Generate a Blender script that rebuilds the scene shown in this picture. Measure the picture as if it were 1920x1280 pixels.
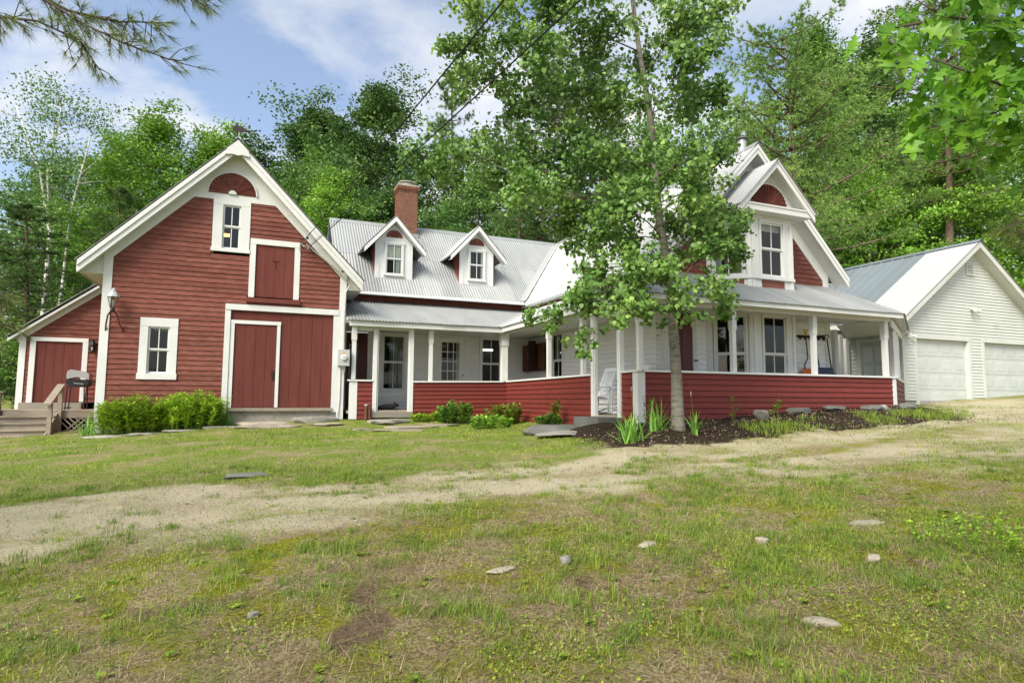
import bpy, bmesh, math, random
import numpy as np
from mathutils import Vector, Matrix

for o in list(bpy.data.objects): bpy.data.objects.remove(o)
SC = bpy.context.scene
COL = SC.collection
RNG = np.random.default_rng(7)
random.seed(7)
R = math.radians

# ------------------------------------------------------------------ camera
YAW, PIT, ROL = R(22.77), R(5.263), R(0.30)
fw = Vector((math.sin(YAW)*math.cos(PIT), math.cos(YAW)*math.cos(PIT), math.sin(PIT)))
rt = Vector((math.cos(YAW), -math.sin(YAW), 0)); up = rt.cross(fw)
r2 = math.cos(ROL)*rt + math.sin(ROL)*up; u2 = -math.sin(ROL)*rt + math.cos(ROL)*up
cam = bpy.data.cameras.new('camera'); cam_o = bpy.data.objects.new('camera', cam); COL.objects.link(cam_o)
cam.sensor_width = 36; cam.lens = 1143.6/1920*36; cam.clip_start = .05; cam.clip_end = 3000
cam_o.matrix_world = Matrix(((r2.x, u2.x, -fw.x, 0), (r2.y, u2.y, -fw.y, 0), (r2.z, u2.z, -fw.z, 0), (0, 0, 0, 1)))
SC.camera = cam_o

# ------------------------------------------------------------------ sky and sun
SUN_AZ, SUN_EL = R(238), R(44)          # clockwise from +Y
W = bpy.data.worlds.new('World'); SC.world = W; W.use_nodes = True
nt = W.node_tree; nt.nodes.clear()
def N(t, **k):
    n = nt.nodes.new(t)
    for a, b in k.items(): setattr(n, a, b)
    return n
out = N('ShaderNodeOutputWorld'); bg = N('ShaderNodeBackground'); bg.inputs[1].default_value = 0.105
sky = N('ShaderNodeTexSky', sky_type='NISHITA'); sky.sun_disc = False
sky.sun_elevation = SUN_EL; sky.sun_rotation = SUN_AZ; sky.air_density = 1.0; sky.dust_density = 2.2; sky.ozone_density = 1.6
tc = N('ShaderNodeTexCoord'); sep = N('ShaderNodeSeparateXYZ'); cmap = N('ShaderNodeMapping'); cmap.inputs['Rotation'].default_value = (0, 0, R(11)); nt.links.new(tc.outputs['Generated'], cmap.inputs[0]); nt.links.new(cmap.outputs[0], sep.inputs[0])
add = N('ShaderNodeMath', operation='MAXIMUM'); add.inputs[1].default_value = 0.0; nt.links.new(sep.outputs[2], add.inputs[0])
ad2 = N('ShaderNodeMath', operation='ADD'); ad2.inputs[1].default_value = .16; nt.links.new(add.outputs[0], ad2.inputs[0])
dx = N('ShaderNodeMath', operation='DIVIDE'); dy = N('ShaderNodeMath', operation='DIVIDE')
nt.links.new(sep.outputs[0], dx.inputs[0]); nt.links.new(ad2.outputs[0], dx.inputs[1])
nt.links.new(sep.outputs[1], dy.inputs[0]); nt.links.new(ad2.outputs[0], dy.inputs[1])
cmb = N('ShaderNodeCombineXYZ'); nt.links.new(dx.outputs[0], cmb.inputs[0]); nt.links.new(dy.outputs[0], cmb.inputs[1]); cmb.inputs[2].default_value = 12.9
cn = N('ShaderNodeTexNoise'); cn.inputs['Scale'].default_value = 1.15; cn.inputs['Detail'].default_value = 9; cn.inputs['Roughness'].default_value = .56; cn.inputs['Distortion'].default_value = .35
nt.links.new(cmb.outputs[0], cn.inputs['Vector'])
cr = N('ShaderNodeValToRGB'); cr.color_ramp.elements[0].position = .45; cr.color_ramp.elements[1].position = .62
nt.links.new(cn.outputs[0], cr.inputs[0])
mx = N('ShaderNodeMixRGB'); nt.links.new(cr.outputs[0], mx.inputs[0])
hs = N('ShaderNodeHueSaturation'); hs.inputs['Saturation'].default_value = .86; hs.inputs['Value'].default_value = 1.12; nt.links.new(sky.outputs[0], hs.inputs['Color']); nt.links.new(hs.outputs[0], mx.inputs[1]); mx.inputs[2].default_value = (4.6, 4.6, 4.6, 1)
nt.links.new(mx.outputs[0], bg.inputs[0]); nt.links.new(bg.outputs[0], out.inputs[0])
sun = bpy.data.lights.new('sun', 'SUN'); sun.energy = 2.9; sun.angle = R(30); sun.color = (1, .93, .82)
sun_o = bpy.data.objects.new('sun', sun); COL.objects.link(sun_o)
sd = Vector((math.sin(SUN_AZ)*math.cos(SUN_EL), math.cos(SUN_AZ)*math.cos(SUN_EL), math.sin(SUN_EL)))
sun_o.rotation_euler = (-sd).to_track_quat('-Z', 'Y').to_euler()
SC.render.engine = 'CYCLES'
vs = SC.view_settings; vs.view_transform = 'Standard'; vs.look = 'None'; vs.exposure = 1.15; vs.gamma = 1; vs.use_curve_mapping = False
SC.cycles.max_bounces = 5; SC.cycles.diffuse_bounces = 3; SC.cycles.glossy_bounces = 2; SC.cycles.transparent_max_bounces = 8

# ------------------------------------------------------------------ materials
MAT = {}
def mat(name, col, rough=.7, spec=.3, var=.12, scale=3.0, col2=None, f2=.0, s2=8.0, rnd=.06, bump=0., bs=60., metal=0., stretch=None, attr=None, trans=0.):
    """procedural surface: base colour, soft noise variation, second colour in patches, per-object tint, fine bump"""
    m = bpy.data.materials.new(name); m.use_nodes = True; t = m.node_tree; t.nodes.clear()
    def n(k, **kw):
        q = t.nodes.new(k)
        for a, b in kw.items(): setattr(q, a, b)
        return q
    o = n('ShaderNodeOutputMaterial'); p = n('ShaderNodeBsdfPrincipled')
    p.inputs['Roughness'].default_value = rough; p.inputs['Specular IOR Level'].default_value = spec; p.inputs['Metallic'].default_value = metal
    g = n('ShaderNodeNewGeometry'); mp = n('ShaderNodeMapping')
    if stretch: mp.inputs['Scale'].default_value = stretch
    t.links.new(g.outputs['Position'], mp.inputs['Vector'])
    a = n('ShaderNodeTexNoise'); a.inputs['Scale'].default_value = scale; a.inputs['Detail'].default_value = 6; a.inputs['Roughness'].default_value = .62
    t.links.new(mp.outputs[0], a.inputs['Vector'])
    base = n('ShaderNodeRGB'); base.outputs[0].default_value = (*col, 1); cur = base.outputs[0]
    if attr:
        at = n('ShaderNodeAttribute', attribute_name='tint'); rp = n('ShaderNodeValToRGB'); els = rp.color_ramp.elements
        while len(els) < len(attr): els.new(.5)
        for i, c in enumerate(attr): els[i].position = i/(len(attr)-1); els[i].color = (*c, 1)
        t.links.new(at.outputs['Fac'], rp.inputs[0]); cur = rp.outputs[0]
    if col2:
        b = n('ShaderNodeTexNoise'); b.inputs['Scale'].default_value = s2; b.inputs['Detail'].default_value = 8; b.inputs['Roughness'].default_value = .7
        t.links.new(mp.outputs[0], b.inputs['Vector'])
        rp = n('ShaderNodeValToRGB'); rp.color_ramp.elements[0].position = 1-f2-.12; rp.color_ramp.elements[1].position = 1-f2+.1
        t.links.new(b.outputs[0], rp.inputs[0]); mm = n('ShaderNodeMixRGB'); mm.inputs[2].default_value = (*col2, 1)
        t.links.new(rp.outputs[0], mm.inputs[0]); t.links.new(cur, mm.inputs[1]); cur = mm.outputs[0]
    h = n('ShaderNodeHueSaturation')
    mr = n('ShaderNodeMapRange'); mr.inputs[1].default_value = .25; mr.inputs[2].default_value = .75; mr.inputs[3].default_value = 1-var; mr.inputs[4].default_value = 1+var
    t.links.new(a.outputs[0], mr.inputs[0])
    oi = n('ShaderNodeObjectInfo'); m2 = n('ShaderNodeMapRange'); m2.inputs[3].default_value = 1-rnd; m2.inputs[4].default_value = 1+rnd
    t.links.new(oi.outputs['Random'], m2.inputs[0])
    mu = n('ShaderNodeMath', operation='MULTIPLY'); t.links.new(mr.outputs[0], mu.inputs[0]); t.links.new(m2.outputs[0], mu.inputs[1])
    t.links.new(mu.outputs[0], h.inputs['Value']); t.links.new(cur, h.inputs['Color']); t.links.new(h.outputs[0], p.inputs['Base Color'])
    if bump:
        c = n('ShaderNodeTexNoise'); c.inputs['Scale'].default_value = bs; c.inputs['Detail'].default_value = 5
        t.links.new(mp.outputs[0], c.inputs['Vector']); bp = n('ShaderNodeBump'); bp.inputs['Strength'].default_value = bump; bp.inputs['Distance'].default_value = .02
        t.links.new(c.outputs[0], bp.inputs['Height']); t.links.new(bp.outputs[0], p.inputs['Normal'])
    if trans:
        tr = n('ShaderNodeBsdfTranslucent'); t.links.new(h.outputs[0], tr.inputs[0]); ms = n('ShaderNodeMixShader'); ms.inputs[0].default_value = trans
        t.links.new(p.outputs[0], ms.inputs[1]); t.links.new(tr.outputs[0], ms.inputs[2]); t.links.new(ms.outputs[0], o.inputs[0])
    else: t.links.new(p.outputs[0], o.inputs[0])
    MAT[name] = m; return m
mat('red', (.168, .054, .039), .85, .12, .22, 1.7, (.215, .105, .086), .43, 5, .14, .25, 90, stretch=(1, 1, 5))
mat('redskirt', (.155, .030, .022), .6, .25, .16, 2.5, (.23, .042, .035), .3, 7, .12, .2, 90, stretch=(1, 1, 4))
mat('reddoor', (.130, .038, .030), .75, .15, .2, 1.3, (.25, .11, .085), .27, 9, .09, .2, 50, stretch=(6, 6, .7))
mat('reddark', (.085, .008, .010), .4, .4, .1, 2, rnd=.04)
mat('white', (.60, .61, .59), .6, .3, .07, 2.0, (.52, .52, .48), .25, 5, .03, .1, 60)
mat('whitecool', (.76, .78, .78), .65, .25, .06, 2.0, (.52, .54, .53), .22, 4, .03, .1, 60)
mat('vinyl', (.50, .525, .48), .55, .3, .08, 1.2, (.40, .41, .35), .3, 1.6, .02)
mat('gdoor', (.47, .495, .465), .5, .3, .08, 1.5, (.38, .39, .34), .28, 2, .02)
mat('tin', (.31, .325, .32), .55, .4, .18, 1.1, (.36, .37, .36), .30, 5, .08, .12, 30, metal=.35, stretch=(1, .35, .35))
mat('tinporch', (.29, .305, .30), .55, .4, .2, 1.4, (.30, .31, .30), .34, 6, .09, .12, 30, metal=.35, stretch=(1, .35, .35))
mat('tinwhite', (.40, .412, .408), .55, .5, .06, .9, (.55, .56, .55), .2, 3.5, .04, .08, 30, metal=.1)
mat('tingrey', (.22, .26, .285), .38, .5, .06, .8, rnd=.04, metal=.3)
mat('brickm', (.19, .080, .050), .9, .15, .35, 9, (.10, .055, .04), .42, 7, .2, .4, 80)
mat('mortar', (.42, .36, .30), .9, .1, .15, 6, bump=.3)
mat('concrete', (.36, .33, .29), .9, .15, .2, 3, (.20, .19, .16), .4, 6, .1, .5, 40)
mat('rock', (.25, .24, .21), .9, .15, .22, 4, (.17, .17, .14), .42, 5, .18, .7, 25)
mat('paverock', (.27, .24, .185), .9, .15, .2, 3, (.19, .18, .14), .4, 5, .14, .5, 25)
mat('darkrock', (.14, .14, .13), .9, .15, .25, 2, (.10, .11, .085), .45, 4, .15, .7, 14)
mat('decking', (.31, .265, .205), .85, .15, .22, 5, (.20, .18, .145), .4, 9, .16, .4, 50, stretch=(.6, 6, 6))
mat('step', (.24, .22, .18), .85, .15, .2, 5, rnd=.1, stretch=(.6, 6, 6))
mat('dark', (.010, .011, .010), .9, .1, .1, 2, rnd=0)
mat('room', (.022, .021, .018), .95, .05, .2, 2, rnd=.2)
mat('black', (.012, .012, .012), .45, .4, .1, 4)
mat('iron', (.03, .018, .015), .6, .4, .2, 8)
mat('rustred', (.12, .03, .02), .8, .2, .3, 10)
mat('rustpipe', (.11, .055, .035), .9, .2, .3, 10, bump=.3)
mat('zinc', (.42, .43, .42), .45, .5, .1, 4, metal=.5)
mat('meterbox', (.40, .42, .41), .5, .4, .06, 4)
mat('steel', (.45, .44, .41), .3, .5, .06, 4, metal=.8)
mat('dial', (.62, .62, .56), .3, .5, .05, 4)
mat('curtain', (.42, .42, .40), .9, .1, .1, 3)
mat('blind', (.60, .58, .52), .9, .1, .05, 3)
mat('cabinet', (.115, .040, .018), .6, .3, .25, 4, (.05, .018, .01), .4, 6, .15, stretch=(4, 4, .8))
mat('cabdark', (.03, .012, .008), .6, .3, .2, 4)
mat('orange', (.62, .16, .02), .5, .3, .06, 4)
mat('yellow', (.65, .36, .03), .5, .3, .06, 4)
mat('navy', (.012, .018, .06), .45, .4, .06, 4)
mat('chair', (.80, .84, .86), .55, .3, .05, 4)
mat('wire', (.012, .012, .012), .7, .2, .05, 4)
mat('bark', (.17, .145, .115), .9, .1, .3, 8, (.07, .06, .05), .4, 10, .1, .6, 22, stretch=(1, 1, .25))
mat('darkbark', (.075, .06, .05), .9, .1, .3, 8, bump=.5, bs=20, stretch=(1, 1, .25))
mat('pinebark', (.19, .13, .10), .9, .1, .3, 8, (.09, .065, .055), .45, 8, .1, .8, 16, stretch=(1, 1, .4))
mat('birch', (.62, .60, .56), .8, .2, .12, 6, (.07, .06, .055), .26, 7, .05, .2, 30, stretch=(.7, .7, 4))
mat('aspen', (.215, .20, .16), .85, .2, .22, 5, (.06, .055, .045), .40, 6, .0, .5, 30, stretch=(.8, .8, 4))
def leafmat(n, a, b, c, trans=.28, rough=.5): mat(n, b, rough, .35, .14, .35, rnd=.2, attr=(a, b, c), trans=trans)
leafmat('leaf_aspen', (0.064, 0.149, 0.027), (0.136, 0.261, 0.049), (0.295, 0.436, 0.100))
leafmat('leaf_oak', (0.066, 0.194, 0.013), (0.123, 0.292, 0.016), (0.231, 0.437, 0.029), .5, .45)
leafmat('leaf_a', (0.067, 0.165, 0.026), (0.135, 0.282, 0.041), (0.263, 0.429, 0.073))
leafmat('leaf_b', (0.047, 0.114, 0.028), (0.099, 0.200, 0.042), (0.193, 0.311, 0.070))
leafmat('leaf_c', (0.103, 0.228, 0.025), (0.187, 0.367, 0.040), (0.318, 0.524, 0.069))
leafmat('leaf_d', (0.094, 0.152, 0.033), (0.160, 0.237, 0.050), (0.263, 0.331, 0.088))
leafmat('needle', (0.052, 0.115, 0.030), (0.110, 0.201, 0.050), (0.201, 0.306, 0.082), .2)
leafmat('needle_p', (0.084, 0.167, 0.038), (0.176, 0.295, 0.065), (0.282, 0.421, 0.104), .2)
leafmat('needle_near', (0.051, 0.113, 0.029), (0.143, 0.191, 0.034), (0.253, 0.314, 0.055), .25)
leafmat('leaf_bed', (0.134, 0.255, 0.018), (0.286, 0.467, 0.034), (0.536, 0.720, 0.065), .3)
leafmat('leaf_iris', (0.116, 0.273, 0.047), (0.200, 0.410, 0.070), (0.337, 0.566, 0.117), .3)
leafmat('leaf_red', (0.097, 0.195, 0.024), (0.178, 0.285, 0.036), (0.421, 0.225, 0.048), .3)
leafmat('grassm', (0.092, 0.172, 0.022), (0.184, 0.269, 0.028), (0.350, 0.406, 0.052), .3)
leafmat('weedm', (0.090, 0.166, 0.020), (0.181, 0.276, 0.029), (0.328, 0.373, 0.039), .3)
leafmat('drym', (0.127, 0.086, 0.046), (0.253, 0.190, 0.098), (0.402, 0.322, 0.184), .2)
leafmat('litter', (0.068, 0.040, 0.022), (0.164, 0.112, 0.065), (0.308, 0.259, 0.180), .1)
leafmat('pebble', (0.170, 0.153, 0.128), (0.306, 0.281, 0.238), (0.476, 0.451, 0.399), .0, .9)
def glassmat():
    m = bpy.data.materials.new('glass'); m.use_nodes = True; t = m.node_tree; t.nodes.clear()
    o = t.nodes.new('ShaderNodeOutputMaterial'); ms = t.nodes.new('ShaderNodeMixShader'); tr = t.nodes.new('ShaderNodeBsdfTransparent'); gl = t.nodes.new('ShaderNodeBsdfGlossy')
    fr = t.nodes.new('ShaderNodeFresnel'); fr.inputs[0].default_value = 1.6; gl.inputs['Roughness'].default_value = .03; tr.inputs[0].default_value = (.82, .86, .84, 1)
    nz = t.nodes.new('ShaderNodeTexNoise'); nz.inputs['Scale'].default_value = 2.5; bp = t.nodes.new('ShaderNodeBump'); bp.inputs['Strength'].default_value = .06
    g = t.nodes.new('ShaderNodeNewGeometry'); t.links.new(g.outputs['Position'], nz.inputs['Vector']); t.links.new(nz.outputs[0], bp.inputs['Height']); t.links.new(bp.outputs[0], gl.inputs['Normal'])
    bk = t.nodes.new('ShaderNodeMath'); bk.operation = 'SUBTRACT'; bk.inputs[0].default_value = 1; t.links.new(g.outputs['Backfacing'], bk.inputs[1]); ml = t.nodes.new('ShaderNodeMath'); ml.operation = 'MULTIPLY'; t.links.new(fr.outputs[0], ml.inputs[0]); t.links.new(bk.outputs[0], ml.inputs[1])
    t.links.new(ml.outputs[0], ms.inputs[0]); t.links.new(tr.outputs[0], ms.inputs[1]); t.links.new(gl.outputs[0], ms.inputs[2]); t.links.new(ms.outputs[0], o.inputs[0])
    MAT['glass'] = m
glassmat()
def emit(name, col, s):
    m = bpy.data.materials.new(name); m.use_nodes = True; p = m.node_tree.nodes['Principled BSDF']; p.inputs['Base Color'].default_value = (*col, 1)
    p.inputs['Emission Color'].default_value = (*col, 1); p.inputs['Emission Strength'].default_value = s; MAT[name] = m
emit('tube_light', (1, 1, 1), 3.0); emit('bulb', (1, .55, .12), 3.0)

# ------------------------------------------------------------------ object helpers
ORG = {}
def link(o, parent):
    COL.objects.link(o)
    if parent: o.parent = parent
    return o
def mesh(name, V, F, m, smooth=False, tint=None):
    me = bpy.data.meshes.new(name); V = np.asarray(V, np.float32)
    if isinstance(F, np.ndarray):
        k = F.shape[1]; me.vertices.add(len(V)); me.vertices.foreach_set('co', V.ravel())
        me.loops.add(F.size); me.loops.foreach_set('vertex_index', F.astype(np.int32).ravel())
        me.polygons.add(len(F)); me.polygons.foreach_set('loop_start', np.arange(0, F.size, k, dtype=np.int32)); me.update(calc_edges=True)
    else: me.from_pydata([tuple(map(float, v)) for v in V], [], F)
    if tint is not None:
        a = me.attributes.new('tint', 'FLOAT', 'POINT'); a.data.foreach_set('value', np.asarray(tint, np.float32))
    if smooth: me.polygons.foreach_set('use_smooth', np.ones(len(me.polygons), bool))
    if m: me.materials.append(MAT[m])
    me.update(); return me
def org(p): return ORG.get(p, Vector((0, 0, 0)))
def mk(name, geo, m, parent=None, smooth=False, tint=None):
    """one mesh object; geometry given in world coordinates"""
    V, F = geo; o3 = org(parent); V = np.asarray(V, float) - np.array(o3)
    ob = bpy.data.objects.new(name, mesh(name, V, F, m, smooth, tint)); ORG[ob] = o3
    return link(ob, parent)
def thing(name, label, cat, loc=(0, 0, 0), group=None):
    o = bpy.data.objects.new(name, None); o.empty_display_size = .2; o.location = loc; o['label'] = label; o['category'] = cat
    if group: o['group'] = group
    ORG[o] = Vector(loc); COL.objects.link(o); return o
def solo(o, label, cat, group=None):
    o['label'] = label; o['category'] = cat
    if group: o['group'] = group
    return o
def stuff(o, label, cat, kind='stuff'):
    o['kind'] = kind
    if label: o['label'] = label; o['category'] = cat
    return o
def join(*gs):
    V, F, k = [], [], 0
    for v, f in gs:
        V += [tuple(q) for q in v]; F += [[i+k for i in q] for q in f]; k += len(v)
    return V, F
BF = [[0, 3, 2, 1], [4, 5, 6, 7], [0, 1, 5, 4], [1, 2, 6, 5], [2, 3, 7, 6], [3, 0, 4, 7]]
def box(x0, x1, y0, y1, z0, z1):
    return [(x0, y0, z0), (x1, y0, z0), (x1, y1, z0), (x0, y1, z0), (x0, y0, z1), (x1, y0, z1), (x1, y1, z1), (x0, y1, z1)], BF
class Fr:
    """a wall frame: u runs along the wall, n outward"""
    def __init__(s, x, y, dx, dy):
        l = math.hypot(dx, dy); s.o = (x, y); s.u = (dx/l, dy/l); s.n = (dy/l, -dx/l)
    def P(s, u, z, n): return (s.o[0]+u*s.u[0]+n*s.n[0], s.o[1]+u*s.u[1]+n*s.n[1], z)
    def box(s, u0, u1, z0, z1, n0, n1):
        q = [s.P(u0, z0, n1), s.P(u1, z0, n1), s.P(u1, z0, n0), s.P(u0, z0, n0), s.P(u0, z1, n1), s.P(u1, z1, n1), s.P(u1, z1, n0), s.P(u0, z1, n0)]
        return q, BF
    def prism(s, poly, n0, n1):
        k = len(poly); V = [s.P(u, z, n1) for u, z in poly]+[s.P(u, z, n0) for u, z in poly]
        return V, [list(range(k)), list(range(2*k-1, k-1, -1))]+[[(i+1) % k, i, i+k, (i+1) % k+k] for i in range(k)]
def hprism(poly, z0, z1):
    k = len(poly); V = [(x, y, z0) for x, y in poly]+[(x, y, z1) for x, y in poly]
    return V, [list(range(k-1, -1, -1)), list(range(k, 2*k))]+[[i, (i+1) % k, (i+1) % k+k, i+k] for i in range(k)]
def slab(pts, t):
    """a plate of thickness t hanging below the polygon pts"""
    k = len(pts); P = [Vector(p) for p in pts]; n = (P[1]-P[0]).cross(P[2]-P[0]).normalized()
    if n.z < 0: n = -n
    V = [tuple(p) for p in P]+[tuple(p-n*t) for p in P]
    return V, [list(range(k)), list(range(2*k-1, k-1, -1))]+[[(i+1) % k, i, i+k, (i+1) % k+k] for i in range(k)]
def tube(path, rad, sides=8, cap=True):
    P = [Vector(p) for p in path]; V, F = [], []; rad = rad if hasattr(rad, '__len__') else [rad]*len(P)
    prev = None
    for i, p in enumerate(P):
        d = (P[min(i+1, len(P)-1)]-P[max(i-1, 0)]).normalized()
        a = prev if prev is not None else (Vector((1, 0, 0)) if abs(d.x) < .8 else Vector((0, 1, 0)))
        a = (a-d*a.dot(d)).normalized(); prev = a; b = d.cross(a)
        for k in range(sides):
            t = 2*math.pi*k/sides; V.append(tuple(p+(a*math.cos(t)+b*math.sin(t))*rad[i]))
    for i in range(len(P)-1):
        for k in range(sides): F.append([i*sides+k, i*sides+(k+1) % sides, (i+1)*sides+(k+1) % sides, (i+1)*sides+k])
    if cap: F.append(list(range(sides-1, -1, -1))); F.append([(len(P)-1)*sides+k for k in range(sides)])
    return V, F
def lathe(prof, c, sides=12):
    V, F = [], []
    for r, z in prof:
        for k in range(sides):
            t = 2*math.pi*k/sides; V.append((c[0]+r*math.cos(t), c[1]+r*math.sin(t), c[2]+z))
    for i in range(len(prof)-1):
        for k in range(sides): F.append([i*sides+k, i*sides+(k+1) % sides, (i+1)*sides+(k+1) % sides, (i+1)*sides+k])
    F.append(list(range(sides-1, -1, -1))); F.append([(len(prof)-1)*sides+k for k in range(sides)])
    return V, F

def claps(fr, wall, u0, u1, z0, z1, holes, m, edge=None, h=.125, name='clapboard', bot=.023, back=True, minlen=.03, thick=.12):
    """lapped boards on a wall, each its own object under `wall`; wall itself gets the backing mesh"""
    backs = []; z = z0
    def cut(a, b, L, Rr):
        sp = [(L, Rr)]
        for (ha, hb, hz0, hz1) in holes:
            if min(b, hz1)-max(a, hz0) > .4*(b-a):
                ns = []
                for p, q in sp:
                    if hb <= p or ha >= q: ns.append((p, q)); continue
                    if ha > p: ns.append((p, ha))
                    if hb < q: ns.append((hb, q))
                sp = ns
        return sp
    while z < z1-.02:
        zb = min(z+h, z1)
        La, Ra = edge(z) if edge else (u0, u1); Lb, Rb = edge(zb) if edge else (u0, u1)
        La, Lb = max(La, u0), max(Lb, u0); Ra, Rb = min(Ra, u1), min(Rb, u1)
        if Ra-La > .05:
            for p, q in cut(z, zb, La, Ra):
                pb = Lb if p == La else p; qb = Rb if q == Ra else q
                if qb-pb < .02: qb = pb = (pb+qb)/2; 
                if q-p < minlen: continue
                j = random.uniform(-.002, .002); t = .003
                V = [fr.P(p, z+j, bot+j), fr.P(q, z+j*.5, bot+j), fr.P(q, z+j*.5, .0005), fr.P(p, z+j, .0005),
                     fr.P(pb, zb+.004, t), fr.P(qb, zb+.004, t), fr.P(qb, zb+.004, .0005), fr.P(pb, zb+.004, .0005)]
                if q-p > 2.6:
                    f_ = random.uniform(.3, .7)
                    def lerp(a_, b_, t_): return tuple(a_[i_]+(b_[i_]-a_[i_])*t_ for i_ in range(3))
                    for t0, t1 in ((0, f_-.0006), (f_+.0006, 1)):
                        j2 = random.uniform(-.0025, .0025); mv = lambda v_: (v_[0], v_[1], v_[2]+j2)
                        mk(name, ([mv(lerp(V[0], V[1], t0)), mv(lerp(V[0], V[1], t1)), lerp(V[3], V[2], t1), lerp(V[3], V[2], t0), lerp(V[4], V[5], t0), lerp(V[4], V[5], t1), lerp(V[7], V[6], t1), lerp(V[7], V[6], t0)], BF), m, wall)
                else: mk(name, (V, BF), m, wall)
                if back:
                    backs.append(([fr.P(p, z, 0), fr.P(q, z, 0), fr.P(q, z, -thick), fr.P(p, z, -thick), fr.P(pb, zb, 0), fr.P(qb, zb, 0), fr.P(qb, zb, -thick), fr.P(pb, zb, -thick)], BF))
        z = zb
    return join(*backs) if backs else None
def wallpart(fr, parent, name, m, u0, u1, z0, z1, holes, edge=None, h=.125, **k):
    w = bpy.data.objects.new(name, bpy.data.meshes.new(name)); ORG[w] = org(parent); link(w, parent)
    g = claps(fr, w, u0, u1, z0, z1, holes, m, edge, h, **k)
    if g: w.data = mesh(name, np.asarray(g[0])-np.array(org(parent)), g[1], m)
    return w

def window(fr, parent, u0, u1, z0, z1, trim=.1, n=0., cols=2, curtain=None, casing='white', sash='white', sw=.045, depth=.7, proud=.03, meet=.5, tt=None, tb=None, name='window', light=None, inner='room'):
    """double-hung window: casing > sashes, panes, room behind"""
    tt = trim if tt is None else tt; tb = trim if tb is None else tb
    g = join(fr.box(u0-trim, u0, z0, z1, n-.05, n+proud), fr.box(u1, u1+trim, z0, z1, n-.05, n+proud),
             fr.box(u0-trim, u1+trim, z1, z1+tt, n-.05, n+proud+.004), fr.box(u0-trim-.02, u1+trim+.02, z0-tb, z0, n-.05, n+proud+.02))
    w = mk(name, g, casing, parent)
    zm = z0+(z1-z0)*meet
    for k, (a, b, nn) in enumerate(((zm, z1, n-.012), (z0, zm+.02, n-.04))):
        bars = [fr.box(u0, u1, a, a+sw, nn-.025, nn), fr.box(u0, u1, b-sw, b, nn-.025, nn), fr.box(u0, u0+sw, a+sw, b-sw, nn-.025, nn), fr.box(u1-sw, u1, a+sw, b-sw, nn-.025, nn)]
        cw = (u1-u0-2*sw)/cols
        for c in range(1, cols): bars.append(fr.box(u0+sw+cw*c-.011, u0+sw+cw*c+.011, a+sw, b-sw, nn-.022, nn-.003))
        mk('sash', join(*bars), sash, w)
        for c in range(cols): mk('pane', fr.box(u0+sw+cw*c+.011*(c > 0), u0+sw+cw*(c+1)-.011*(c < cols-1), a+sw, b-sw, nn-.015, nn-.010), 'glass', w)
    e = .05; q = [fr.P(u0-e, z0-e, n-.1), fr.P(u1+e, z0-e, n-.1), fr.P(u1+e, z1+e, n-.1), fr.P(u0-e, z1+e, n-.1), fr.P(u0-e, z0-e, n-depth), fr.P(u1+e, z0-e, n-depth), fr.P(u1+e, z1+e, n-depth), fr.P(u0-e, z1+e, n-depth)]
    mk('interior', (q, [[4, 5, 6, 7], [0, 1, 5, 4], [1, 2, 6, 5], [2, 3, 7, 6], [3, 0, 4, 7]]), inner, w)
    if curtain:
        for (a, b, c, d, cm) in curtain:      # fractions of the opening
            V, F = [], []; K = 14
            for i in range(K+1):
                uu = u0+(u1-u0)*(a+(b-a)*i/K); nn = n-.13+.018*math.sin(i*1.9)
                V += [fr.P(uu, z0+(z1-z0)*c, nn), fr.P(uu, z0+(z1-z0)*d, nn)]
            for i in range(K): F.append([2*i, 2*i+2, 2*i+3, 2*i+1])
            mk('curtain' if cm == 'curtain' else 'blind', (V, F), cm, w)
    if light:
        uu, zz, a, b, lm = light; mk('lamp', fr.box(u0+(u1-u0)*uu-a, u0+(u1-u0)*uu+a, z0+(z1-z0)*zz-b, z0+(z1-z0)*zz+b, n-.62, n-.5), lm, w)
    return w
def fan(fr, parent, cu, cz, rad, n, m='red', k=17, hub=None, rz=1.0):
    seg = [(cu+rad*math.cos(math.pi*i/24), cz+rz*rad*math.sin(math.pi*i/24)) for i in range(25)]
    f = mk('fan_panel', fr.prism(seg, n, n+.004), 'reddark', parent)
    r0 = rad*.06
    for i in range(k):
        a, b = math.pi*i/k, math.pi*(i+1)/k-.03; s = 1 if a < math.pi/2 else -1
        lo, hi = (.006, .05)
        def q(t, r, nn): return fr.P(cu+r*math.cos(t), cz+rz*r*math.sin(t), n+nn)
        V = [q(a, r0, lo), q(a, rad*.985, lo), q(b, rad*.985, hi), q(b, r0, lo+.004), q(a, r0, .003), q(a, rad*.985, .003), q(b, rad*.985, .003), q(b, r0, .003)]
        mk('fan_blade', (V, [[0, 1, 2, 3], [7, 6, 5, 4], [0, 4, 5, 1], [1, 5, 6, 2], [2, 6, 7, 3], [3, 7, 4, 0]]), m, f)
    # thin white moulding round the arch
    arc = [(cu+(rad+.035)*math.cos(math.pi*i/24), cz+rz*(rad+.035)*math.sin(math.pi*i/24)) for i in range(25)]
    V, F = [], []
    for i in range(25):
        for (uu, zz) in (seg[i], arc[i]):
            V += [fr.P(uu, zz, n), fr.P(uu, zz, n+.03)]
    for i in range(24): a = i*4; F += [[a+1, a+3, a+7, a+5], [a, a+1, a+5, a+4], [a+3, a+2, a+6, a+7]]
    mk('fan_arch', (V, F), 'white', f)
    if hub: mk('fan_hub', fr.prism([(cu+hub*math.cos(math.pi*i/10), cz+hub*math.sin(math.pi*i/10)) for i in range(11)], n, n+.045), 'white', f)
    return f
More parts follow.
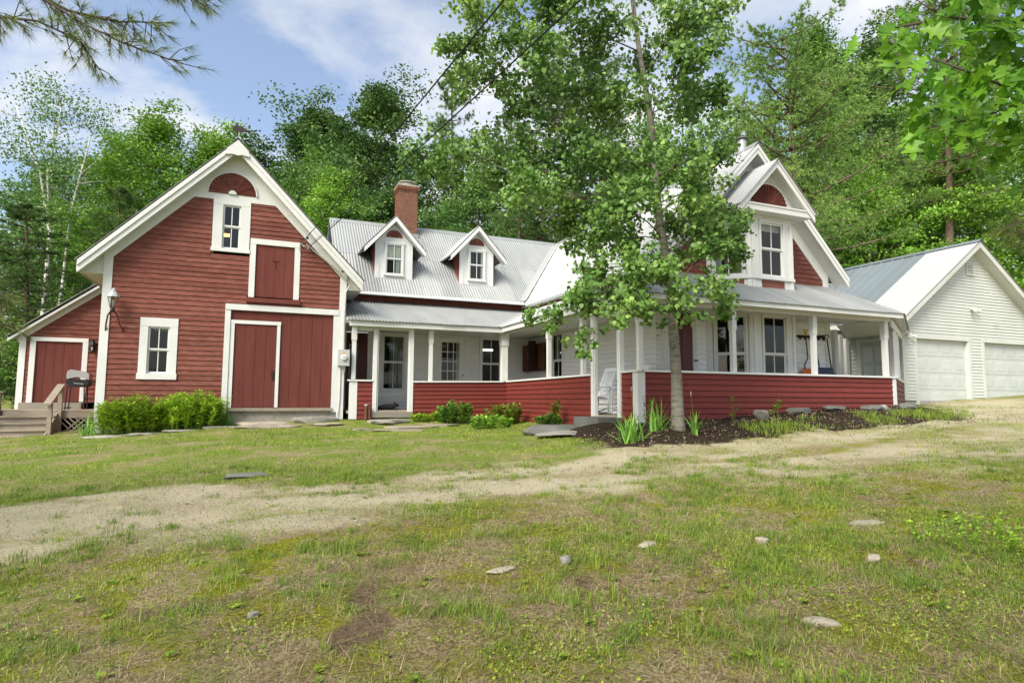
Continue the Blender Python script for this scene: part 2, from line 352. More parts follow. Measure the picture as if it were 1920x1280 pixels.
def sheets(roof, E, u, v, L, S, m, w=.68, wave=.085, amp=.010, clips=(), courses=1, name='roof_sheet', rib=False, jag=.012):
    """corrugated (or ribbed) metal sheets laid side by side on a slope"""
    E, u, v = Vector(E), Vector(u).normalized(), Vector(v).normalized(); n = u.cross(v)
    if n.z < 0: n = -n
    cnt = max(1, int(round(L/w))); w = L/cnt; cl = S/courses
    for c in range(courses):
        for k in range(cnt):
            s0 = c*cl-(.06 if c else 0)-random.uniform(0, jag)*(c == 0); s1 = (c+1)*cl; a0, a1 = k*w, (k+1)*w+.03
            if k == cnt-1: a1 = L
            if rib: us = sorted(sum([[a0+w*t-.02, a0+w*t-.008, a0+w*t+.008, a0+w*t+.02] for t in (.02/w+.001, .5)], []) + [a1]); hs = [0, amp, amp, 0]*2+[0]
            else:
                K = int(round((a1-a0)/wave*6)); us = [a0+(a1-a0)*i/K for i in range(K+1)]; hs = [amp*math.sin(2*math.pi*q/wave) for q in us]
            off = .012+.003*(k % 2)+.004*c; V = []; F = []
            for q, hh in zip(us, hs):
                for ss in (s0, s1): V.append(tuple(E+u*q+v*ss+n*(off+hh)))
            for i in range(len(us)-1): F.append([2*i, 2*i+2, 2*i+3, 2*i+1])
            if clips:
                bm = bmesh.new(); vv = [bm.verts.new(p) for p in V]
                for q in F: bm.faces.new([vv[i] for i in q])
                for co, no in clips: bmesh.ops.bisect_plane(bm, geom=bm.verts[:]+bm.edges[:]+bm.faces[:], plane_co=co, plane_no=no, clear_outer=True)
                bm.verts.index_update(); V = [tuple(p.co) for p in bm.verts]; F = [[x.index for x in q.verts] for q in bm.faces]; bm.free()
                if len(F) < 2: continue
            mk(name, (V, F), m, roof, smooth=not rib)

# ------------------------------------------------------------------ terrain
def sm(a, b, x):
    t = np.clip((x-a)/(b-a), 0, 1); return t*t*(3-2*t)
def vnoise(x, y, s, seed=0):
    x = np.asarray(x, float)*s+seed*17.3; y = np.asarray(y, float)*s+seed*9.7
    xi, yi = np.floor(x).astype(np.int64), np.floor(y).astype(np.int64); fx, fy = x-xi, y-yi
    fx, fy = fx*fx*(3-2*fx), fy*fy*(3-2*fy)
    def h(a, b):
        v = (a*374761393+b*668265263+seed*982451653) & 0xffffffff; v = ((v ^ (v >> 13))*1274126177) & 0xffffffff
        return ((v ^ (v >> 16)) & 0xffff)/65535.
    return (h(xi, yi)*(1-fx)+h(xi+1, yi)*fx)*(1-fy)+(h(xi, yi+1)*(1-fx)+h(xi+1, yi+1)*fx)*fy
def fbm(x, y, s, seed=0, o=4): return sum(vnoise(x, y, s*2**i, seed+i)*.5**i for i in range(o))/sum(.5**i for i in range(o))
def gz0(x, y):
    x = np.asarray(x, float); y = np.asarray(y, float); r = .922*x-.387*y; f = .387*x+.922*y
    ff = np.where(f < 19, f, 19+(f-19)*.25); ff = np.where(f > 60, 19+41*.25+(f-60)*.02, ff)
    z = -1.6+.032*np.clip(r, -22, 22)+.068*ff
    z = z-.22*np.exp(-(((r-13.5)/6)**2+((f-18.5)/5)**2))-.2*np.exp(-(((x-7)/2.6)**2+((y-16.3)/3.2)**2))
    z = z-.2*np.exp(-(((x-4.3)/3.2)**2+((y-15.3)/2.0)**2))
    bed = sm(5.6, 6.6, x)*(1-sm(15.2, 16.2, x))*sm(8.3, 9.5, y)*(1-sm(11, 12, y))
    return z+.17*bed
DRIVE = np.array([(-6.5, 5.0), (-5.16, 6.3), (-3.76, 6.67), (-2.19, 7.14), (-.39, 7.81), (1.72, 8.5), (4.39, 9.4), (7.4, 11.0), (10.5, 12.9), (14.5, 15.5)])   # side, forward
DW = np.array([1.2, 1.15, 1.05, 1.0, 1.05, 1.35, 1.6, 2.4, 3.1, 3.8])
def drive_d(x, y):
    """signed position across the drive (-1..1 inside)"""
    r = .922*x-.387*y; f = .387*x+.922*y; c = np.interp(r, DRIVE[:, 0], DRIVE[:, 1]); w = np.interp(r, DRIVE[:, 0], DW)
    return (f-c)/w
def masks(x, y):
    r = .922*x-.387*y; f = .387*x+.922*y; d = drive_d(x, y)
    e = (fbm(x, y, .9, 3)-.5)*1.5+(fbm(x, y, 4, 33)-.5)*.5
    stk = fbm(r*.42+20, f*2.3, 1.0, 13, 4); stk2 = fbm(r*.8+50, f*2.0, 1.0, 17, 4)
    drive = (1-sm(.55, 1.5, np.abs(d)+e*.8+(stk-.5)*1.0))*np.clip(.80+(stk2-.5)*1.5, .30, 1)
    strip = (1-sm(.08, .30, np.abs(d-.05)+e*.35))*sm(-.5, 2.5, r)*(1-sm(8, 11, r)); drive = drive*(1-.7*strip)
    bed = sm(5.0, 6.0, x+e*.6)*(1-sm(14.4, 15.4, x+e*.8))*sm(8.2, 8.9, y+e*.8-.02*(x-7))*(1-sm(11.5, 12.5, y))
    r0, f0 = r, f; r = r+(fbm(x, y, 2.3, 101, 3)-.5)*.55; f = f+(fbm(x, y, 2.1, 111, 3)-.5)*.6
    def spot(cr, cf, a, b, k=1.): return np.exp(-(((r-cr)/a)**2+((f-cf)/b)**2))*k
    dirt = spot(-.93, 4.15, .13, .42)+spot(-.99, 3.75, .12, .35)+spot(-.80, 4.6, .18, .22)+spot(.52, 4.45, .12, .55)+spot(-2.3, 4.3, .9, .16, .9)+spot(-1.2, 4.95, .9, .13, .7)+spot(1.9, 5.6, 1.0, .3, .35)
    dirt = np.clip(dirt*(.15+1.3*fbm(x, y, 3.5, 8)), 0, 1)*.9; r, f = r0, f0
    lawn = sm(.75, 1.25, d+e*.5)*(1-drive)
    return drive, bed, dirt, lawn, d, r, f
def gz(x, y):
    x = np.asarray(x, float); y = np.asarray(y, float)
    z = gz0(x, y)+(fbm(x, y, .5, 1, 3)-.5)*.10+(fbm(x, y, 2.2, 2, 2)-.5)*.035
    drive, bed, dirt, lawn, d, r, f = masks(x, y)
    rut = np.exp(-((np.abs(d)-.5)/.18)**2)*.035*drive
    return z-rut-.03*dirt+.05*bed*(fbm(x, y, 3.5, 5, 3)-.4)
def G(x, y): return float(gz(x, y))
def axis(a, b, s, lo, hi, g=1.22):
    m = list(np.arange(a, b, s)); st = s; q = b
    while q < hi: m.append(q); st *= g; q += st
    st = s; q = a-s
    while q > lo: m.insert(0, q); st *= g; q -= st
    return np.array(m)
GX = axis(-6, 18, .07, -500, 520); GY = axis(1.0, 19, .07, -80, 620)
gx, gy = np.meshgrid(GX, GY); zz = gz(gx, gy); nx, ny = len(GX), len(GY)
idx = np.arange(nx*ny).reshape(ny, nx); FQ = np.stack([idx[:-1, :-1], idx[:-1, 1:], idx[1:, 1:], idx[1:, :-1]], -1).reshape(-1, 4)
gm = mesh('ground', np.stack([gx, gy, zz], -1).reshape(-1, 3), FQ, None, True)
mk_ = masks(gx, gy)
for nm, arr in (('drive', mk_[0]), ('bed', mk_[1]), ('dirt', mk_[2]), ('lawn', mk_[3])):
    a = gm.attributes.new(nm, 'FLOAT', 'POINT'); a.data.foreach_set('value', arr.astype(np.float32).ravel())
def groundmat():
    m = bpy.data.materials.new('ground'); m.use_nodes = True; t = m.node_tree; t.nodes.clear()
    def n(k, **kw):
        q = t.nodes.new(k)
        for a, b in kw.items(): setattr(q, a, b)
        return q
    o = n('ShaderNodeOutputMaterial'); p = n('ShaderNodeBsdfPrincipled'); p.inputs['Roughness'].default_value = .95; p.inputs['Specular IOR Level'].default_value = .1
    t.links.new(p.outputs[0], o.inputs[0]); g = n('ShaderNodeNewGeometry')
    def noise(s, det=6, ro=.65, off=0):
        mp = n('ShaderNodeMapping'); mp.inputs['Location'].default_value = (off, off*.7, 0); t.links.new(g.outputs['Position'], mp.inputs[0])
        q = n('ShaderNodeTexNoise'); q.inputs['Scale'].default_value = s; q.inputs['Detail'].default_value = det; q.inputs['Roughness'].default_value = ro; t.links.new(mp.outputs[0], q.inputs['Vector']); return q.outputs[0]
    def ramp(f, *e):
        q = n('ShaderNodeValToRGB'); r_ = q.color_ramp.elements
        while len(r_) < len(e): r_.new(.5)
        for i, (pp, c) in enumerate(e): r_[i].position = pp; r_[i].color = (*c, 1) if hasattr(c, '__len__') else (c, c, c, 1)
        t.links.new(f, q.inputs[0]); return q.outputs[0]
    def mix(f, a, b):
        q = n('ShaderNodeMixRGB'); t.links.new(f, q.inputs[0]); t.links.new(a, q.inputs[1]); t.links.new(b, q.inputs[2]); return q.outputs[0]
    def at(k): return n('ShaderNodeAttribute', attribute_name=k).outputs['Fac']
    def edge(a, s, lo=.35, hi=.65, amt=.7):
        q = n('ShaderNodeMath', operation='MULTIPLY_ADD'); t.links.new(noise(s, 7, .7, 5), q.inputs[0]); q.inputs[1].default_value = amt; t.links.new(a, q.inputs[2])
        return ramp(q.outputs[0], (lo+amt/2, 0.), (hi+amt/2, 1.))
    thatch = ramp(noise(45, 8, .75), (.32, (.055, .042, .018)), (.46, (.22, .175, .090)), (.56, (.40, .33, .19)), (.68, (.60, .51, .33)))
    moss = ramp(noise(38, 8, .75, 3), (.34, (.032, .045, .004)), (.5, (.20, .215, .014)), (.66, (.40, .40, .042)))
    turf = ramp(noise(30, 8, .75, 7), (.34, (.035, .065, .008)), (.5, (.15, .215, .030)), (.66, (.29, .35, .075)))
    gravel = ramp(noise(55, 10, .8, 9), (.30, (.17, .145, .09)), (.44, (.40, .355, .235)), (.56, (.53, .475, .325)), (.70, (.70, .64, .48)))
    soil = ramp(noise(40, 8, .75, 11), (.3, (.060, .042, .024)), (.5, (.15, .108, .066)), (.72, (.32, .25, .165)))
    mulch = ramp(noise(34, 9, .8, 13), (.32, (.008, .006, .005)), (.50, (.030, .022, .015)), (.62, (.10, .072, .046)), (.76, (.28, .20, .13)))
    c = mix(ramp(noise(1.5, 9, .78, 21), (.47, 0.), (.56, 1.)), thatch, moss)
    c = mix(ramp(noise(1.6, 9, .78, 25), (.52, 0.), (.62, .9)), c, turf)
    lawnc = mix(ramp(noise(1.1, 9, .76, 31), (.40, .1), (.54, 1.)), thatch, turf)
    c = mix(edge(at('lawn'), 6), c, lawnc)
    gr2 = mix(ramp(noise(2.2, 7, .75, 37), (.52, 0.), (.70, .5)), gravel, lawnc)
    c = mix(edge(at('drive'), 16, .12, .80, .55), c, gr2)
    c = mix(edge(at('dirt'), 14, .2, .8, .6), c, soil)
    c = mix(edge(at('bed'), 9), c, mulch)
    t.links.new(c, p.inputs['Base Color'])
    b = n('ShaderNodeBump'); b.inputs['Strength'].default_value = 1.0; b.inputs['Distance'].default_value = .045; t.links.new(noise(42, 9, .8, 41), b.inputs['Height']); t.links.new(b.outputs[0], p.inputs['Normal'])
    MAT['ground'] = m; return m
gm.materials.append(groundmat()); ground = bpy.data.objects.new('ground', gm); COL.objects.link(ground); ground['kind'] = 'structure'

# ------------------------------------------------------------------ barn
def gable_edge(c, zp, sl):
    return lambda z: (c-(zp-z)/sl, c+(zp-z)/sl)
BY = 17.6; fb = Fr(0, BY, 1, 0)
barn = thing('barn', 'red clapboard barn with white trim, steep gable and big plank doors', 'barn', (-.67, BY, -.6))
BC, BZ, BS = -.67, 6.78, 1.045           # ridge x, ridge z, slope
holes = [(-1.22, -.30, 3.8, 5.3), (-.27, 1.01, 2.64, 4.23), (-.30, 1.05, 2.43, 2.64), (-2.72, -1.86, .40, 1.97), (-.80, 2.1, -.7, 2.43)]
w = wallpart(fb, barn, 'wall', 'red', -3.38, 2.1, -.62, 5.2, holes, gable_edge(-.68, 6.23, 1.045), h=.128)
mk('side_wall', join(box(-3.53, -3.41, BY+.02, 25, -1.0, 3.25), box(2.13, 2.25, BY+.02, 25, -.8, 3.3), box(-3.4, 2.12, 24.9, 25, -1, 3.4),
   ([(-3.4, 24.9, 3.4), (2.12, 24.9, 3.4), (-.67, 24.9, 6.4)], [[0, 1, 2]])), 'red', barn)
mk('foundation', fb.box(-3.5, -.8, -1.1, -.63, -.2, -.02), 'rock', barn)
for a, b, lo in ((-3.56, -3.37, -.9), (2.1, 2.28, -.62)):
    mk('corner_board', join(fb.box(a, b, lo, 3.62-.12*(a > 0), -.001, .035)), 'white', barn)
mk('door_foundation', fb.box(-.8, 2.28, -1.0, -.386, -.3, -.03), 'concrete', barn)
# frieze along the rakes, gable field
def band(poly, n0, n1, nm='frieze_board', m='white', p=barn, f=fb): return mk(nm, f.prism(poly, n0, n1), m, p)
zl = lambda u, zp: zp-BS*abs(u-BC)
band([(-3.45, zl(-3.45, 6.26)-.0), (BC-.985, 5.205), (BC-.985, zl(BC-.985, 6.62)), (-3.45, zl(-3.45, 6.62))], -.04, .03)
band([(2.14, zl(2.14, 6.26)), (2.14, zl(2.14, 6.62)), (BC+.985, zl(BC+.985, 6.62)), (BC+.985, 5.205)], -.04, .03)
band([(BC-.985, 5.20), (BC+.985, 5.20), (BC+.985, zl(BC+.985, 6.62)), (BC, 6.62), (BC-.985, zl(BC-.985, 6.62))], -.04, .027, 'gable_field')
fan(fb, barn, -.76, 5.37, .58, .03, 'red', 18, hub=.1)
window(fb, barn, -.97, -.53, 3.9, 5.08, trim=.235, tt=.13, tb=.09, light=(.2, .42, .07, .03, 'bulb'))
window(fb, barn, -2.53, -2.05, .56, 1.74, trim=.18, tt=.22, tb=.15, curtain=[(0.2, 1, .93, .97, 'blind')])
# hay door
hd = mk('hay_door', fb.box(-.12, .86, 2.66, 4.09, -.06, -.025), 'reddark', barn)
for i in range(4): mk('plank', fb.box(-.12+.245*i, -.12+.245*(i+1)-.006, 2.67, 4.085, -.024, -.008-.003*(i % 2)), 'reddoor', hd)
mk('latch_cross', join(fb.box(.30, .46, 3.66, 3.68, -.007, .004), fb.box(.375, .395, 3.45, 3.66, -.007, .003)), 'reddark', hd)
mk('hay_door_casing', join(fb.box(-.27, -.125, 2.64, 4.09, -.03, .03), fb.box(.865, 1.01, 2.64, 4.09, -.03, .03), fb.box(-.27, 1.01, 4.091, 4.24, -.03, .034)), 'white', barn)
mk('hay_door_ledge', join(fb.box(-.31, 1.05, 2.5, 2.62, -.02, .10), fb.box(-.29, 1.03, 2.44, 2.5, -.02, .05)), 'reddoor', barn)
# big door
bd = mk('sliding_door', fb.box(-.66, 1.95, -.30, 2.27, -.08, -.045), 'reddark', barn)
for i in range(5): mk('plank', fb.box(.575+.274*i, .575+.274*(i+1)-.007, -.295, 2.265, -.044, -.020-.004*(i % 2)), 'reddoor', bd)
mk('plank', fb.box(-.66, .57, 2.02, 2.265, -.044, -.022), 'reddoor', bd)
sdr = mk('small_door', fb.box(-.555, .485, -.29, 1.91, -.044, -.035), 'reddark', barn)
for i in range(4): mk('plank', fb.box(-.555+.26*i, -.555+.26*(i+1)-.006, -.288, 1.905, -.034, -.014-.003*(i % 2)), 'reddoor', sdr)
mk('small_door_casing', join(fb.box(-.655, -.56, -.29, 1.915, -.04, .012), fb.box(.49, .575, -.29, 1.915, -.04, .012), fb.box(-.655, .585, 1.916, 2.01, -.04, .016)), 'white', barn)
mk('door_handle', join(fb.box(.395, .43, .46, .62, -.014, .02), fb.box(.375, .45, .58, .70, -.014, .0)), 'iron', sdr)
mk('door_casing', join(fb.box(-.80, -.665, -.55, 2.27, -.03, .03), fb.box(1.955, 2.098, -.42, 2.27, -.03, .03), fb.box(-.80, 2.1, 2.275, 2.43, -.03, .045)), 'white', barn)
mk('door_sill', fb.box(-.66, 1.98, -.385, -.303, -.1, .07), 'decking', barn)
# roof
roof = mk('roof', join(slab([(-4.06, 17.27, 3.22), (BC, 17.27, 6.755), (BC, 25.3, 6.755), (-4.06, 25.3, 3.22)], .05), slab([(2.70, 17.27, 3.24), (2.70, 25.3, 3.24), (BC, 25.3, 6.755), (BC, 17.27, 6.755)], .05)), 'white', barn)
sl = math.hypot(3.40, 3.55)
sheets(roof, (-4.08, 17.22, 3.22), (0, 1, 0), (3.41, 0, 3.555), 8.1, sl, 'tin', courses=2)
sheets(roof, (2.72, 17.22, 3.24), (0, 1, 0), (-3.39, 0, 3.535), 8.1, sl, 'tin', courses=2)
mk('ridge_cap', join(slab([(BC-.14, 17.2, 6.69), (BC, 17.2, 6.835), (BC, 25.3, 6.835), (BC-.14, 25.3, 6.69)], .008), slab([(BC+.14, 17.2, 6.69), (BC+.14, 25.3, 6.69), (BC, 25.3, 6.835), (BC, 17.2, 6.835)], .008)), 'tin', roof)
rake = lambda a, b, n0, n1: mk('rake_board', fb.prism([(-4.04, zl(-4.04, BZ-a)), (BC, BZ-a), (BC, BZ-b), (-4.04, zl(-4.04, BZ-b))], n0, n1), 'white', barn) and mk('rake_board', fb.prism([(2.68, zl(2.68, BZ-a)), (2.68, zl(2.68, BZ-b)), (BC, BZ-b), (BC, BZ-a)], n0, n1), 'white', barn)
rake(.03, .16, .33, .375); rake(.16, .33, .30, .345)
mk('rake_peak_block', fb.prism([(BC-.30, 6.33), (BC-.1, 6.36), (BC, 6.33), (BC+.1, 6.36), (BC+.30, 6.33), (BC+.26, 6.49), (BC, 6.76), (BC-.26, 6.49)], .376, .40), 'white', barn)
mk('soffit', join(slab([(-4.03, 17.26, 3.03), (BC, 17.26, 6.55), (BC, 17.6, 6.55), (-4.03, 17.6, 3.03)], .02), slab([(2.67, 17.26, 3.05), (2.67, 17.6, 3.05), (BC, 17.6, 6.55), (BC, 17.26, 6.55)], .02)), 'white', barn)
for g_ in (join(box(-4.04, -3.54, 17.62, 25.2, 3.0, 3.03), box(-4.06, -4.03, 17.3, 25.2, 2.98, 3.2)), join(box(2.26, 2.67, 17.62, 25.2, 3.02, 3.05), box(2.66, 2.69, 17.3, 25.2, 3.0, 3.22))): mk('eave_soffit', g_, 'white', barn)

for pg in ([(-4.03, 3.031), (-3.545, 3.031), (-3.545, 3.56)], [(2.665, 3.051), (2.265, 3.48), (2.265, 3.051)]): mk('eave_end', fb.prism(pg, -.05, -.021), 'white', barn)
# weathervane
wv = thing('weathervane', 'small dark whale-shaped weathervane on the barn peak', 'weathervane', (BC, 17.5, 6.8))
mk('rod', tube([(BC, 17.5, 6.78), (BC, 17.5, 7.12)], .012, 6), 'zinc', wv)
f5 = Fr(BC, 17.5, 1, 0)
mk('vane', f5.prism([(-.16, 7.13), (-.05, 7.09), (.10, 7.10), (.22, 7.14), (.30, 7.13), (.27, 7.18), (.16, 7.19), (.06, 7.26), (-.02, 7.24), (-.05, 7.34), (-.10, 7.25), (-.15, 7.22)], -.012, .012), 'iron', wv)

# lean-to shed
SY = 20.5; fs = Fr(0, SY, 1, 0)
shed = thing('lean_to_shed', 'low red lean-to shed with plank door on the barn side', 'shed', (-4.8, SY, -.3))
sz = lambda u: 1.60+.80*(u+6.16)
wallpart(fs, shed, 'wall', 'red', -5.80, -3.6, -.2, 2.95, [(-5.72, -4.40, -.2, 1.60)], lambda z: (max(-5.8, -6.16+(z+.26-1.6)/.80), -3.6), h=.128)
mk('side_wall', join(box(-5.95, -5.85, SY+.02, 25, -1, 1.6), box(-5.95, -3.56, 24.9, 25, -1, 1.6)), 'red', shed)
mk('corner_board', fs.box(-5.97, -5.82, -.4, 1.66, -.02, .03), 'white', shed)
mk('door_casing', join(fs.box(-5.73, -5.60, -.2, 1.49, -.03, .03), fs.box(-4.52, -4.39, -.2, 1.49, -.03, .03), fs.box(-5.73, -4.39, 1.491, 1.60, -.03, .034)), 'white', shed)
dr = mk('door', fs.box(-5.60, -4.52, -.2, 1.49, -.06, -.035), 'reddark', shed)
for i in range(5): mk('plank', fs.box(-5.60+.216*i, -5.60+.216*(i+1)-.005, -.195, 1.488, -.034, -.012-.004*(i % 2)), 'reddoor', dr)
mk('frieze_board', fs.prism([(-6.0, sz(-6.0)-.28), (-3.9, sz(-3.9)-.28), (-3.9, sz(-3.9)-.03), (-6.0, sz(-6.0)-.03)], -.03, .026), 'white', shed)
mk('rake_board', fs.prism([(-6.18, sz(-6.18)-.14), (-3.95, sz(-3.95)-.14), (-3.95, sz(-3.95)+.02), (-6.18, sz(-6.18)+.02)], .20, .24), 'white', shed)
sroof = mk('roof', slab([(-6.18, 20.26, sz(-6.18)), (-3.72, 20.26, sz(-3.72)), (-3.72, 25.2, sz(-3.72)), (-6.18, 25.2, sz(-6.18))], .05), 'white', shed)
sheets(sroof, (-6.21, 20.22, sz(-6.21)), (0, 1, 0), (1, 0, .8), 4.9, 3.18, 'tin')

# deck and stairs
deck = thing('wooden_deck', 'weathered wooden deck with five steps, handrail and lattice skirt', 'deck', (-5, 19.4, -1))
DT = -.375
for i in range(10): mk('deck_board', box(-6.3, -3.62, 18.92+.157*i, 18.92+.157*i+.15, DT-.03, DT), 'decking', deck)
mk('fascia', box(-4.55, -3.62, 18.89, 18.918, DT-.20, DT-.002), 'decking', deck); mk('fascia', box(-6.3, -5.82, 18.89, 18.918, DT-.2, DT-.002), 'decking', deck)
mk('threshold', join(box(-5.83, -4.42, 20.26, 20.48, DT+.001, -.20)), 'step', deck)
for i in range(4):
    zt = DT-.155*(i+1)+.02; y1 = 18.88-.24*i
    mk('tread', box(-5.78, -4.60, y1-.305, y1-.002, zt-.04, zt), 'decking', deck)
    mk('riser', box(-5.74, -4.64, y1-.02, y1-.003, zt+.001, zt+.12), 'decking', deck)
mk('riser', box(-5.74, -4.64, 17.92, 17.94, -1.12, DT-.155*4-.016), 'decking', deck)
for x in (-5.80, -4.62): mk('stringer', ([(x, 18.88, DT-.02), (x, 17.9, -.97), (x, 17.9, -1.15), (x, 18.88, -1.15), (x+.035, 18.88, DT-.02), (x+.035, 17.9, -.97), (x+.035, 17.9, -1.15), (x+.035, 18.88, -1.15)], [[0, 1, 2, 3], [7, 6, 5, 4], [0, 4, 5, 1], [1, 5, 6, 2], [2, 6, 7, 3], [3, 7, 4, 0]]), 'decking', deck)
for x, y, t in ((-4.60, 18.0, -.20), (-4.60, 18.80, .22), (-5.92, 18.15, .05), (-5.86, 18.80, .05), (-6.25, 18.85, .05)): mk('post', box(x, x+.09, y, y+.09, -1.12, t), 'decking', deck)
mk('handrail', ([(-4.66, 17.86, -.24), (-4.50, 17.86, -.24), (-4.50, 18.92, .25), (-4.66, 18.92, .25), (-4.66, 17.86, -.20), (-4.50, 17.86, -.20), (-4.50, 18.92, .29), (-4.66, 18.92, .29)], BF), 'decking', deck)
mk('handrail', box(-6.5, -5.72, 18.78, 18.92, .051, .09), 'decking', deck); mk('handrail', box(-5.95, -5.80, 18.05, 18.78, .051, .09), 'decking', deck)
fl = Fr(0, 18.88, 1, 0)
for i in range(9):
    for s in (1, -1):
        a = -4.62+.13*i; V = []
        q0, q1 = (a, a+.5) if s > 0 else (a+.5, a); lo, hi = -1.10, -.58
        pts = [(q0, lo), (q1, hi)]
        (ua, za), (ub, zb) = pts
        def cl(u, lim, ua=ua, za=za, ub=ub, zb=zb): t = (lim-ua)/(ub-ua); return lim, za+(zb-za)*t
        for L0 in (-4.54, -3.63):
            if (ua < L0 < ub) or (ub < L0 < ua):
                if (L0 == -4.54): (ua, za), (ub, zb) = (cl(0, L0), (ub, zb)) if ua < L0 else ((ua, za), cl(0, L0))
                else: (ua, za), (ub, zb) = (cl(0, L0), (ub, zb)) if ua > L0 else ((ua, za), cl(0, L0))
        if max(ua, ub) < -4.5 or min(ua, ub) > -3.6 or max(ua, ub) > -3.6: continue
        mk('lattice_strip', fl.prism([(ua, za), (ua+.035, za), (ub+.035, zb), (ub, zb)], .0+.011*(s > 0), .01+.011*(s > 0)), 'decking', deck)
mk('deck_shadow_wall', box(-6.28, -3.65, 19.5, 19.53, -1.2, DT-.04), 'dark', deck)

# grill
gr = thing('gas_grill', 'gas grill with silver lid and black cart on the deck', 'grill', (-4.42, 19.75, DT))
fg = Fr(-4.45, 19.65, 1, 0); gz_ = DT
lid = [(-.20, .66), (-.21, .78), (-.19, .88), (-.12, .92), (.22, .86), (.30, .80), (.30, .66), (.16, .69), (.05, .72), (-.06, .70)]
mk('lid', fg.prism([(u, gz_+z+.15) for u, z in lid], -.42, 0), 'steel', gr)
mk('firebox', fg.prism([(-.20, gz_+.81), (-.21, gz_+.70), (-.14, gz_+.60), (.24, gz_+.60), (.30, gz_+.70), (.30, gz_+.80)], -.42, -.004), 'black', gr)
mk('handle', tube([fg.P(-.02, gz_+.70, .005), fg.P(-.02, gz_+.70, .06), fg.P(.20, gz_+.68, .06), fg.P(.20, gz_+.68, .005)], .012, 6), 'steel', gr)
mk('side_shelf', fg.box(.31, .46, gz_+.72, gz_+.76, -.40, -.02), 'black', gr)
for u in (-.18, .20):
    for n in (-.38, -.04): mk('leg', tube([fg.P(u*1.0, gz_+.62, n), fg.P(u*1.12, gz_+.0, n)], .016, 6), 'black', gr)
mk('brace', tube([fg.P(-.19, gz_+.2, -.2), fg.P(.21, gz_+.2, -.2)], .012, 6), 'black', gr)
for n in (-.38, -.04): mk('wheel', lathe([(.01, -.0), (.065, 0), (.07, .015), (.065, .03), (.01, .03)], (-4.65, 19.65-n, gz_+.03), 12), 'black', gr)

# lamps on the barn
l1 = thing('wall_lantern', 'tall copper street lantern on a forked red bracket, barn front', 'lantern', (-3.28, 17.4, 1.6))
c = (-3.28, 17.36, 0)
for s, e in ((-1, -3.44), (1, -3.06)):
    mk('bracket_arm', tube([(e, 17.58, 1.58), (c[0]+s*.14, 17.50, 1.75), (c[0]+s*.10, 17.42, 1.95), (c[0]+s*.04, 17.37, 2.04), (c[0], 17.36, 2.06)], .019, 6), 'rustred', l1)
mk('base', lathe([(.03, 2.04), (.055, 2.06), (.05, 2.12), (.03, 2.14)], c, 8), 'iron', l1)
mk('glass_body', lathe([(.05, 2.14), (.115, 2.40)], c, 4), 'glass', l1)
for k in range(4):
    t = math.pi/2*k; mk('frame_bar', tube([(c[0]+.052*math.cos(t), c[1]+.052*math.sin(t), 2.13), (c[0]+.12*math.cos(t), c[1]+.12*math.sin(t), 2.41)], .008, 5), 'iron', l1)
mk('bulb', lathe([(.012, 2.14), (.018, 2.24), (.03, 2.29), (.012, 2.33)], c, 8), 'dial', l1)
mk('roof', lathe([(.14, 2.40), (.135, 2.415), (.075, 2.52), (.05, 2.535), (.055, 2.55), (.055, 2.58), (.02, 2.60), (.012, 2.63)], c, 8), 'meterbox', l1)
l2 = thing('wall_lantern', 'small black carriage lamp beside the shed door', 'lantern', (-4.28, 20.42, 1.2)); c = (-4.27, 20.38, 0)
mk('wall_plate', fs.box(-4.32, -4.22, 1.30, 1.50, .02, .05), 'black', l2)
mk('cap', lathe([(.10, 1.40), (.10, 1.42), (.055, 1.50), (.05, 1.54), (.02, 1.57)], c, 10), 'black', l2)
mk('glass_body', lathe([(.055, 1.25), (.065, 1.40)], c, 8), 'glass', l2); mk('bulb', lathe([(.02, 1.27), (.03, 1.33), (.01, 1.38)], c, 8), 'dial', l2)
mk('base', lathe([(.03, 1.20), (.06, 1.22), (.06, 1.25)], c, 10), 'black', l2)
for k in range(6):
    t = math.pi/3*k; mk('frame_bar', tube([(c[0]+.06*math.cos(t), c[1]+.06*math.sin(t), 1.25), (c[0]+.068*math.cos(t), c[1]+.068*math.sin(t), 1.40)], .005, 4), 'black', l2)

# electricity meter
em = thing('electricity_meter', 'grey electricity meter box with conduit on barn corner', 'meter', (2.24, 17.52, .9))
mk('box', fb.box(2.09, 2.40, .86, 1.31, .036, .17), 'meterbox', em)
mk('dial_glass', ([(2.245+.085*math.cos(t)*k, 17.6-n, 1.09+.085*math.sin(t)*k) for n, k in ((.17, 1), (.215, .95), (.225, .7)) for t in np.linspace(0, 2*math.pi, 14, False)], [[r*14+i, r*14+(i+1) % 14, (r+1)*14+(i+1) % 14, (r+1)*14+i] for r in range(2) for i in range(14)]+[[28+i for i in range(14)]]), 'dial', em)
mk('dial_face', fb.box(2.215, 2.275, 1.07, 1.12, .226, .229), 'meterbox', em)
mk('label_plate', fb.box(2.20, 2.29, 1.20, 1.235, .171, .174), 'yellow', em)
mk('conduit', tube([(2.24, 17.53, 1.31), (2.24, 17.53, 2.4), (2.26, 17.53, 2.95), (2.36, 17.50, 3.16), (1.9, 17.5, 3.62), (1.15, 17.52, 4.2)], .022, 8), 'zinc', em)
mk('cable', tube([(2.18, 17.55, .86), (2.18, 17.55, .0), (2.16, 17.55, -.35), (2.1, 17.5, -.6)], .014, 6), 'meterbox', em)
mk('cable', tube([(2.30, 17.55, .86), (2.28, 17.53, .72), (2.25, 17.53, .62), (2.30, 17.5, .80)], .010, 6), 'meterbox', em)
sb = thing('wire_bracket', 'wire bracket with insulators at the barn gable edge', 'bracket', (1.1, 17.5, 4.1))
